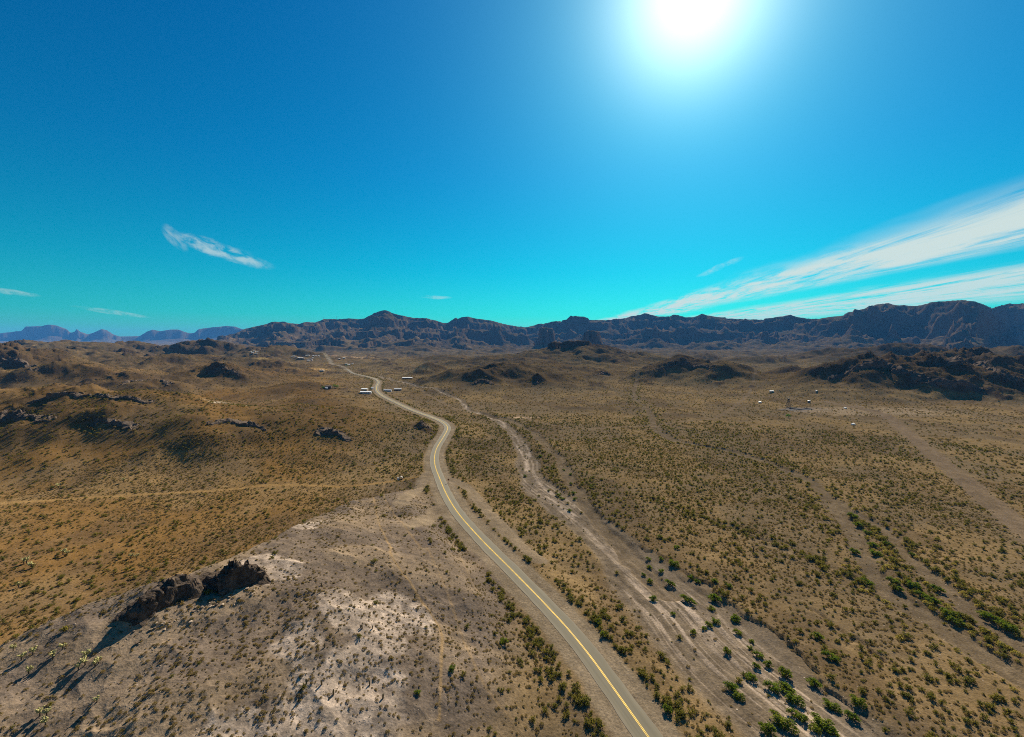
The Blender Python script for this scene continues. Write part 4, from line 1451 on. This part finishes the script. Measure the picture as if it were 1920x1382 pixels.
# ------------------------------------------------------------------ crags on the crest of the pale hill
def crag(name, pts, halfw, seed, label, sc=1.0, group='rock outcrops on the pale hill crest', nU=90, nV=26):
    """jagged fin of rock following crest points (photo position, height in metres)"""
    base = [Vector(hit(a, b)) for a, b, _ in pts]
    hs = [h for _, _, h in pts]
    P = np.array([[v.x, v.y] for v in base])
    L = plen(P)
    u = np.linspace(0, L[-1], nU)
    cx, cy = np.interp(u, L, P[:, 0]), np.interp(u, L, P[:, 1])
    hh = np.interp(u, L, hs)
    T = np.gradient(np.stack([cx, cy], 1), axis=0)
    T /= np.linalg.norm(T, axis=1)[:, None]
    N = np.stack([T[:, 1], -T[:, 0]], 1)
    vv = np.linspace(-1, 1, nV)
    U, V = np.meshgrid(np.arange(nU), vv, indexing='ij')
    prof = np.interp(V, [-1, -.8, -.35, 0, .25, .5, .68, .8, 1], [-.1, .06, .40, .80, 1.0, .95, .80, .25, -.15])
    w = halfw * (.55 + .9 * vn(u / (5 * sc), u * 0, seed))
    hh = hh * (.45 + 1.1 * vn(u / (4 * sc), u * 0 + 3, seed + 2)) if sc > 1 else hh
    X = cx[:, None] + N[:, :1] * V * w[:, None]
    Y = cy[:, None] + N[:, 1:] * V * w[:, None]
    g = ridged(X / (3.2 * sc) + seed, Y / (3.2 * sc), 4, seed)
    g2 = vn(X / (1.1 * sc), Y / (1.1 * sc), seed + 3)
    Z = ground_z(X, Y) + hh[:, None] * prof * (.50 + .50 * g) + (g2 - .5) * .7 * sc * (prof > .1)
    hq = (Z - ground_z(X, Y)) / (1.5 * sc) + vn(u[:, None] / 4 + V * 0, V, seed + 8)
    fq = hq - np.floor(hq)
    Z = Z + (sstep(.5, .85, fq) - fq) * 1.1 * sc * (prof > .1)
    X = X + (vn(Z / (1.3 * sc) + 9, u[:, None] / (2 * sc) + V, seed + 5) - .5) * 1.1 * sc * N[:, :1]
    Y = Y + (vn(Z / (1.3 * sc) + 9, u[:, None] / (2 * sc) + V, seed + 6) - .5) * 1.1 * sc
    vs = np.stack([X, Y, Z], -1).reshape(-1, 3)
    fs = [(i * nV + j, (i + 1) * nV + j, (i + 1) * nV + j + 1, i * nV + j + 1) for i in range(nU - 1) for j in range(nV - 1)]
    o = mesh_obj(name, vs, fs, M['crag'])
    if sum(p.normal.z for p in o.data.polygons) < 0:
        o.data.flip_normals()
    return tag(o, label, 'rock outcrop', group)


crag('rock_outcrop', [(385, 1108, 1.0), (400, 1100, 5.5), (430, 1090, 7.5), (460, 1085, 7.5), (485, 1082, 5.0), (500, 1078, .8)], 5.5, 401, 'dark craggy rock outcrop on the hill crest, the right and blockier one')
crag('rock_outcrop', [(232, 1172, .6), (245, 1158, 4.0), (275, 1138, 5.5), (305, 1118, 6.5), (335, 1106, 6.0), (360, 1098, 4.0), (380, 1094, .6)], 4.6, 402, 'long dark rock outcrop slanting down the crest, left of the other')


LEDGES = [([(50, 756, 1), (90, 746, 6), (150, 742, 5), (205, 744, 3), (240, 747, 5), (282, 757, 1)], 5, 2.0, 'long dark rock ledge along the top of the left brown hill'),
          ([(0, 780, 2), (35, 775, 5), (70, 782, 5), (95, 790, 1)], 6, 2.0, 'dark rock patch on the left hillside at the picture edge'),
          ([(170, 795, 1), (200, 790, 4), (240, 796, 4), (262, 804, 1)], 5, 2.0, 'dark rock patch in the middle of the left hillside'),
          ([(390, 795, 1), (425, 789, 4), (470, 796, 5), (505, 806, 1)], 5, 2.0, 'dark rock patch right of centre on the left hillside'),
          ([(590, 815, 1), (612, 808, 6), (635, 812, 6), (660, 826, 1)], 7, 2.0, 'black rock patch on the hill left of the road bend'),
          ([(776, 803, 1), (790, 797, 4), (806, 803, 1)], 4, 1.5, 'small dark rock knob at the inside of the road bend'),
          ([(0, 674, 6), (28, 676, 9), (52, 684, 9), (62, 696, 1)], 9, 4.0, 'rocky brow on the far left hill at the picture edge'),
          ([(222, 724, 1), (240, 716, 6), (270, 714, 5), (320, 722, 1)], 6, 2.5, 'dark ledge above the reddish slope on the left'),
          ([(395, 700, 1), (415, 692, 7), (432, 695, 6), (450, 704, 1)], 8, 3.0, 'dark rocky top of the low hill left of the buildings'),
          ([(885, 722, 1), (902, 713, 9), (915, 716, 7), (928, 722, 1)], 6, 2.5, 'pointed dark rock knob in the centre beyond the wash'),
          ([(1000, 722, 1), (1010, 715, 7), (1020, 717, 1)], 5, 2.5, 'small dark knob right of the pointed rock in the centre'),
          ([(1115, 704, 1), (1130, 699, 8), (1146, 703, 1)], 7, 3.0, 'isolated dark rock on the slope below the butte'),
          ([(1022, 650, 4), (1040, 644, 24), (1075, 642, 26), (1110, 646, 22), (1150, 658, 3)], 26, 7.0, 'dark rock cap of the butte in the centre'),
          ([(1225, 694, 1), (1262, 684, 6), (1285, 680, 8), (1320, 686, 6), (1345, 694, 1)], 8, 3.0, 'rocky crest of the twin hills right of centre'),
          ([(1550, 708, 2), (1585, 700, 9), (1625, 686, 14), (1660, 684, 14), (1690, 696, 9), (1730, 712, 2)], 11, 3.5, 'black craggy crest of the dark hill at the right'),
          ([(1725, 716, 2), (1770, 718, 8), (1820, 724, 8), (1850, 736, 2)], 9, 3.0, 'lower rock band on the right flank of the dark hill'),
          ([(1740, 684, 2), (1790, 678, 12), (1840, 682, 14), (1868, 696, 10), (1880, 704, 2)], 11, 3.5, 'curved cliff rim behind the dark hill at the right'),
          ([(1880, 712, 2), (1900, 708, 9), (1935, 716, 7)], 9, 3.0, 'dark rock mass at the right picture edge')]
for c, (pts, hw_, sc_, lb) in enumerate(LEDGES):
    crag('rock_ledge', [(a, b, h * .62) for a, b, h in pts], hw_ * .9, 420 + c * 7, lb, sc_, 'dark rock ledges on the hills', 70, 16).data.materials[0] = M['ledge']

# broken blocks fallen from the crags
fall = []
for c in range(46):
    bx = 250 + 250 * (c / 46) + rng.normal(0, 6)
    by = 1188 - (bx - 250) * .40 + abs(rng.normal(0, 16))
    X, Y, Z = hit(bx, by)
    sc = .5 + 1.1 * rng.random() ** 2
    o = plant('fallen_block', P_ROCK, c % 4, (X, Y, Z + sc * .12), c * 1.3, (sc, sc * .8, sc * .8), 'brown rock block fallen below the crags', 'rock', 'fallen blocks below the crags')
    fall.append((o, bx, by, sc))
tell_apart(fall)


# ------------------------------------------------------------------ buildings and small things
def house(name, px, py, wd, dp, h, rz, wall, roof, label, group=None, gable=.9, windows=2, door=True, cat='building'):
    X, Y, Z = hit(px, py)
    o = empty(name, (X, Y, Z - .1), rz)
    b = MB()
    x0, x1, y0, y1 = -wd / 2, wd / 2, -dp / 2, dp / 2
    b.add([(x0, y0, 0), (x1, y0, 0), (x1, y1, 0), (x0, y1, 0), (x0, y0, h), (x1, y0, h), (x1, y1, h), (x0, y1, h), (x0, 0, h + gable), (x1, 0, h + gable)],
          [(0, 1, 5, 4), (2, 3, 7, 6), (1, 2, 6, 9, 5), (3, 0, 4, 8, 7)])
    b.build('wall', M[wall], o)
    r = MB()
    e = .35
    g2 = gable * (1 + e / (dp / 2))
    t = .12
    for sg in (-1, 1):
        yo, ze = sg * (dp / 2 + e), h + gable - g2 + .06
        vs = [(x0 - e, yo, ze), (x1 + e, yo, ze), (x1 + e, 0, h + gable + .06), (x0 - e, 0, h + gable + .06)]
        vs += [(a, b_, c + t) for a, b_, c in vs]
        r.add(vs, [(0, 1, 2, 3), (4, 5, 6, 7), (0, 1, 5, 4), (1, 2, 6, 5), (2, 3, 7, 6), (3, 0, 4, 7)])
    r.build('roof', M[roof], o)
    for k in range(windows):
        wx = x0 + wd * (k + .7) / (windows + .7)
        m_ = MB()
        m_.box(wx - .5, wx + .5, y0 - .04, y0 + .02, h * .45, h * .8)
        m_.build('window', M['glass'], o)
    if door:
        m_ = MB()
        m_.box(x0 + wd * .12, x0 + wd * .12 + .95, y0 - .05, y0 + .02, .05, min(2.05, h * .85))
        m_.build('door', M['steel'], o)
    return tag(o, label, cat, group)


house('storage_shed', 764, 711, 21, 6, 3.0, .02, 'darkwall', 'white', 'long white roofed shed alone on a cleared pad right of the road', windows=4)
house('mobile_home', 686, 738, 17, 6, 2.8, .10, 'grey', 'white', 'long white roofed building nearest the road bend, front of its pair', windows=4)
house('house', 684, 732.5, 10, 7, 3.0, -.1, 'tanwall', 'white', 'pale roofed house just behind the long white building by the road')
house('mobile_home', 746, 732.5, 12, 4.2, 2.8, .06, 'darkwall', 'white', 'white roofed trailer home right of the road, the right one of two', windows=3)
house('mobile_home', 727, 734, 13, 5, 2.6, -.05, 'grey', 'grey', 'grey low roofed trailer right of the road, left one of two', windows=3)
house('house', 616, 728, 9, 7, 3.4, .15, 'darkwall', 'darkwall', 'dark house beside the green tree left of the road')
house('outbuilding', 612, 729.5, 3.5, 3, 2.2, .1, 'white', 'white', 'small white hut in front of the dark house')
house('house', 604, 697, 11, 8, 3.2, 0, 'tanwall', 'grey', 'grey roofed house on the sandy clearing')
house('outbuilding', 698, 730, 4, 3, 2.4, .3, 'white', 'white', 'tiny white shed between the pale house and the road', windows=1)
TOWN = [(472, 661, 'white'), (477, 660, 'white'), (481, 664, 'white'), (482, 660.5, 'grey'), (474, 663, 'white'), (548, 670, 'white'), (551, 669, 'white'), (556, 671, 'grey'), (561, 672, 'white'), (566, 673, 'white'),
        (570, 673.5, 'grey'), (575, 667.5, 'white'), (578, 667.5, 'white'), (588, 668.5, 'white'), (592, 668, 'grey'), (598, 668.5, 'white'), (577, 675, 'grey'), (583, 675, 'grey'), (587, 673, 'white'), (579, 677, 'white'), (585, 677, 'grey'),
        (637, 674, 'white'), (645, 672.5, 'white'), (650, 684, 'grey'), (655, 685, 'white'), (661, 683, 'grey')]
for c, (tx, ty, rf) in enumerate(TOWN):
    where = 'in the far hamlet at the foot of the left mountain' if tx < 500 else 'in the far town below the mountain' if tx < 620 else 'by the far mine workings'
    house('town_house', tx, ty, 6 + (c * 37 % 5), 5, 2.8, (c * 1.3) % .8 - .4, 'tanwall', rf, 'small %s roofed building %s' % (rf, where), '%s roofed buildings %s' % (rf, where), windows=2, door=False)

# green tree by the dark house and others in the valley
def tree(px, py, h, w, label, seed):
    rnd = random.Random(seed)
    X, Y, Z = hit(px, py)
    o = empty('shade_tree', (X, Y, Z - .1))
    t, l = MB(), MB()
    t.tube([(0, 0, -.3), (.1, 0, h * .3), (.2, .1, h * .6)], [.28, .2, .1], 6)
    for k in range(9):
        a = k * .7
        c = Vector((math.cos(a) * w * .32 * rnd.uniform(.5, 1.1), math.sin(a) * w * .32 * rnd.uniform(.5, 1.1), h * rnd.uniform(.45, .85)))
        t.tube([(0.1, 0, h * .3), c], [.1, .03], 4)
        for q in range(55):
            v = Vector((rnd.gauss(0, 1), rnd.gauss(0, 1), rnd.gauss(0, .8))).normalized() * rnd.uniform(.3, 1) * w * .24
            l.leaf(c + v, rnd.uniform(.2, .38), rnd)
    t.build('trunk', M['stem'], o)
    l.build('crown', M['tree'], o)
    return tag(o, label, 'tree')


tree(627, 727.5, 6, 9, 'bright green tree right beside the dark house', 71)
tree(632, 728, 5, 7, 'smaller green tree at the right of the dark house tree', 72)
tree(606, 729, 4, 6, 'low green tree at the left of the dark house', 73)
tree(650, 687, 6, 9, 'dark green tree by the far end of the road', 74)
tree(1478, 783, 4, 6, 'dark green tree beside the old tower', 75)


def vehicle(name, px, py, L, rz, body, label, van=False):
    X, Y, Z = hit(px, py)
    o = empty(name, (X, Y, Z), rz)
    b = MB()
    hw = .9
    prof = [(-L / 2, .45), (-L / 2, 1.0), (-L * .42, 1.9), (L * .3, 1.95), (L * .42, 1.1), (L / 2, .95), (L / 2, .45)] if not van else [(-L / 2, .5), (-L / 2, 2.7), (L * .44, 2.75), (L / 2, 2.0), (L / 2, .5)]
    n = len(prof)
    b.add([(x, -hw, z) for x, z in prof] + [(x, hw, z) for x, z in prof], [tuple(range(n)), tuple(range(2 * n - 1, n - 1, -1))] + [(i, (i + 1) % n, n + (i + 1) % n, n + i)[::-1] for i in range(n)])
    b.build('body', M[body], o)
    for sy in (-1, 1):
        g = MB()
        g.box(-L * .36, L * .28, sy * (hw + .01) - .02, sy * (hw + .01) + .02, 1.15, 1.7)
        g.build('side_window', M['glass'], o)
        for sx in (-1, 1):
            w_ = MB()
            w_.tube([(sx * L * .31, sy * (hw - .2), .36), (sx * L * .31, sy * (hw + .03), .36)], .36, 12)
            w_.build('wheel', M['black'], o)
    return tag(o, label, 'vehicle')


vehicle('travel_trailer', 1447, 735.5, 7, .05, 'white', 'long white trailer parked on the bare flat left of the dark hill', True)
vehicle('parked_van', 1425, 756.5, 4.2, .2, 'white', 'small white van parked left of the old tower', True)
vehicle('parked_car', 1585, 766.5, 4, .1, 'white', 'white car beside the dirt road near the dark hill')
vehicle('parked_car', 1600, 797, 4.2, .2, 'white', 'white car at the edge of the cleared dirt lot')
vehicle('parked_car', 1531, 734.5, 4, .4, 'white', 'white car below the dark rocky hill')

# old dark tower with guy poles, and black tailings around it
X, Y, Z = hit(1478, 764)
tw = empty('old_tower', (X, Y, Z - .1))
for sx in (-1, 1):
    for sy in (-1, 1):
        b = MB()
        b.tube([(sx * 2.2, sy * 2.2, 0), (sx * .5, sy * .5, 10.5)], [.22, .16], 5)
        b.build('leg', M['darkwall'], tw)
for k, zq in enumerate((2.6, 5.2, 7.8, 10.3)):
    b = MB()
    q = 2.2 - 1.7 * zq / 10.5
    for (ax, ay), (bx, by) in (((-q, -q), (q, -q)), ((q, -q), (q, q)), ((q, q), (-q, q)), ((-q, q), (-q, -q))):
        b.tube([(ax, ay, zq), (bx, by, zq)], .13, 4)
        q2 = 2.2 - 1.7 * (zq - 2.6) / 10.5
        b.tube([(ax / q * q2, ay / q * q2, zq - 2.6), (bx, by, zq)], .09, 4)
    b.build('brace', M['darkwall'], tw)
b = MB()
b.box(-1.0, 1.0, -1.0, 1.0, 10.5, 12.2)
b.build('top_house', M['darkwall'], tw)
tag(tw, 'dark timber tower standing among black heaps on the flat', 'tower')
heap_spots = [(1484, 766, 9, 3, 1.6), (1498, 768, 13, 4, 1.2), (1470, 769, 12, 3, .9), (1513, 767, 9, 3, 1.3)]
for k, (hx, hy, a_, b_, h_) in enumerate(heap_spots):
    X, Y, Z = hit(hx, hy)
    n, vs, fs = 18, [(0, 0, h_)], []
    for ring, (q, zq) in enumerate(((.35, .8), (.7, .38), (1.05, -.15))):
        for j in range(n):
            a = j / n * 6.283
            w_ = 1 + .35 * math.sin(a * 3 + k + ring)
            vs.append((math.cos(a) * a_ * q * w_, math.sin(a) * b_ * q * w_, h_ * zq))
    fs += [(0, 1 + j, 1 + (j + 1) % n) for j in range(n)]
    fs += [(1 + r_ * n + j, 1 + (r_ + 1) * n + j, 1 + (r_ + 1) * n + (j + 1) % n, 1 + r_ * n + (j + 1) % n) for r_ in range(2) for j in range(n)]
    o = mesh_obj('tailings_heap', vs, fs, M['black'])
    o.location = (X, Y, Z)
    tag(o, ['black heap at the foot of the old tower', 'long black heap right of the old tower', 'flat black heap left of the old tower', 'black heap nearest the pale looping track'][k], 'heap', 'black heaps by the tower')
X, Y, Z = hit(1517, 755)
tk = empty('water_tank', (X, Y, Z - .1))
b = MB()
b.tube([(0, 0, 0), (0, 0, 3.0)], 1.9, 16)
b.build('tank_wall', M['steel'], tk)
b = MB()
b.tube([(0, 0, 3.0), (0, 0, 3.5), (0, 0, 3.7)], [2.0, 1.0, .2], 16)
b.build('tank_lid', M['white'], tk)
tag(tk, 'small dark tank with a pale lid behind the old tower', 'tank')

# road sign seen from behind, culvert by the track, masts on the range
X, Y, Z = hit(841, 906)
sg = empty('road_sign', (X, Y, Z - .05), .15)
b = MB()
b.box(-.05, .05, -.04, .04, 0, 2.6)
b.build('post', M['rust'], sg)
b = MB()
b.add([(0, -.07, 1.65), (.62, -.07, 2.27), (0, -.07, 2.89), (-.62, -.07, 2.27), (0, -.045, 1.65), (.62, -.045, 2.27), (0, -.045, 2.89), (-.62, -.045, 2.27)],
      [(0, 1, 2, 3), (7, 6, 5, 4), (0, 4, 5, 1), (1, 5, 6, 2), (2, 6, 7, 3), (3, 7, 4, 0)])
b.build('plate', M['rust'], sg)
tag(sg, 'small brown sign on a post at the right road shoulder', 'sign')
X, Y, Z = hit(752, 898)
cv_ = empty('culvert', (X, Y, Z), .2)
b = MB()
n = 14
ro_, ri = 1.1, .85
vs = []
for yq in (-1.6, 1.2):
    for r_ in (ro_, ri):
        vs += [(math.cos(j / n * 6.283) * r_, yq, .55 + math.sin(j / n * 6.283) * r_) for j in range(n)]
fs = []
for j in range(n):
    k = (j + 1) % n
    fs += [(j, k, n + k, n + j), (j, 2 * n + j, 2 * n + k, k), (n + j, n + k, 3 * n + k, 3 * n + j), (2 * n + j, 3 * n + j, 3 * n + k, 2 * n + k)]
b.add(vs, fs)
b.build('pipe', M['steel'], cv_)
b = MB()
b.box(-2.4, -1.15, -1.5, -1.1, -.2, 1.5)
b.build('headwall', M['concrete'], cv_)
tag(cv_, 'culvert pipe with a white end wall beside the dirt track', 'culvert')
for k, (mx_, my_, hh_, lb) in enumerate(((631, 597, 26, 'tall thin mast on the left shoulder of the main peak ridge'), (607, 597, 16, 'shorter mast at the left end of the ridge'), (716, 584, 16, 'mast on top of the highest peak'))):
    x, y, z = wp(mx_, my_ + .5, 3700 if k < 2 else 3800)
    o = empty('radio_mast', (x, y, z - 6))
    b = MB()
    b.tube([(0, 0, 0), (0, 0, hh_ + 6)], [1.0, .6], 5)
    b.build('mast', M['steel'], o)
    b = MB()
    b.box(-2.4, 2.4, -.8, .8, hh_ + 2.5, hh_ + 5)
    b.build('antenna_array', M['steel'], o)
    tag(o, lb, 'mast')

# ------------------------------------------------------------------ the air: thin blue haze round everything
hb = MB()
hb.box(-23000, 23000, -23000, 23000, float(GZ.min()) - 1.5, float(GZ.max()) + 60)
m, t, out = new_mat('desert_haze')
pv = t.n.new('ShaderNodeVolumePrincipled')
pv.inputs['Color'].default_value = (.10, .40, 1.0, 1)
pv.inputs['Density'].default_value = 2.6e-5
pv.inputs['Anisotropy'].default_value = 0.0
t.l.new(pv.outputs[0], out.inputs['Volume'])
hz = hb.build('haze', m)
tag(hz, 'thin blue haze filling the desert air', 'haze', kind='stuff')
print('land', NR, NA, 'objects', len(scene.objects))
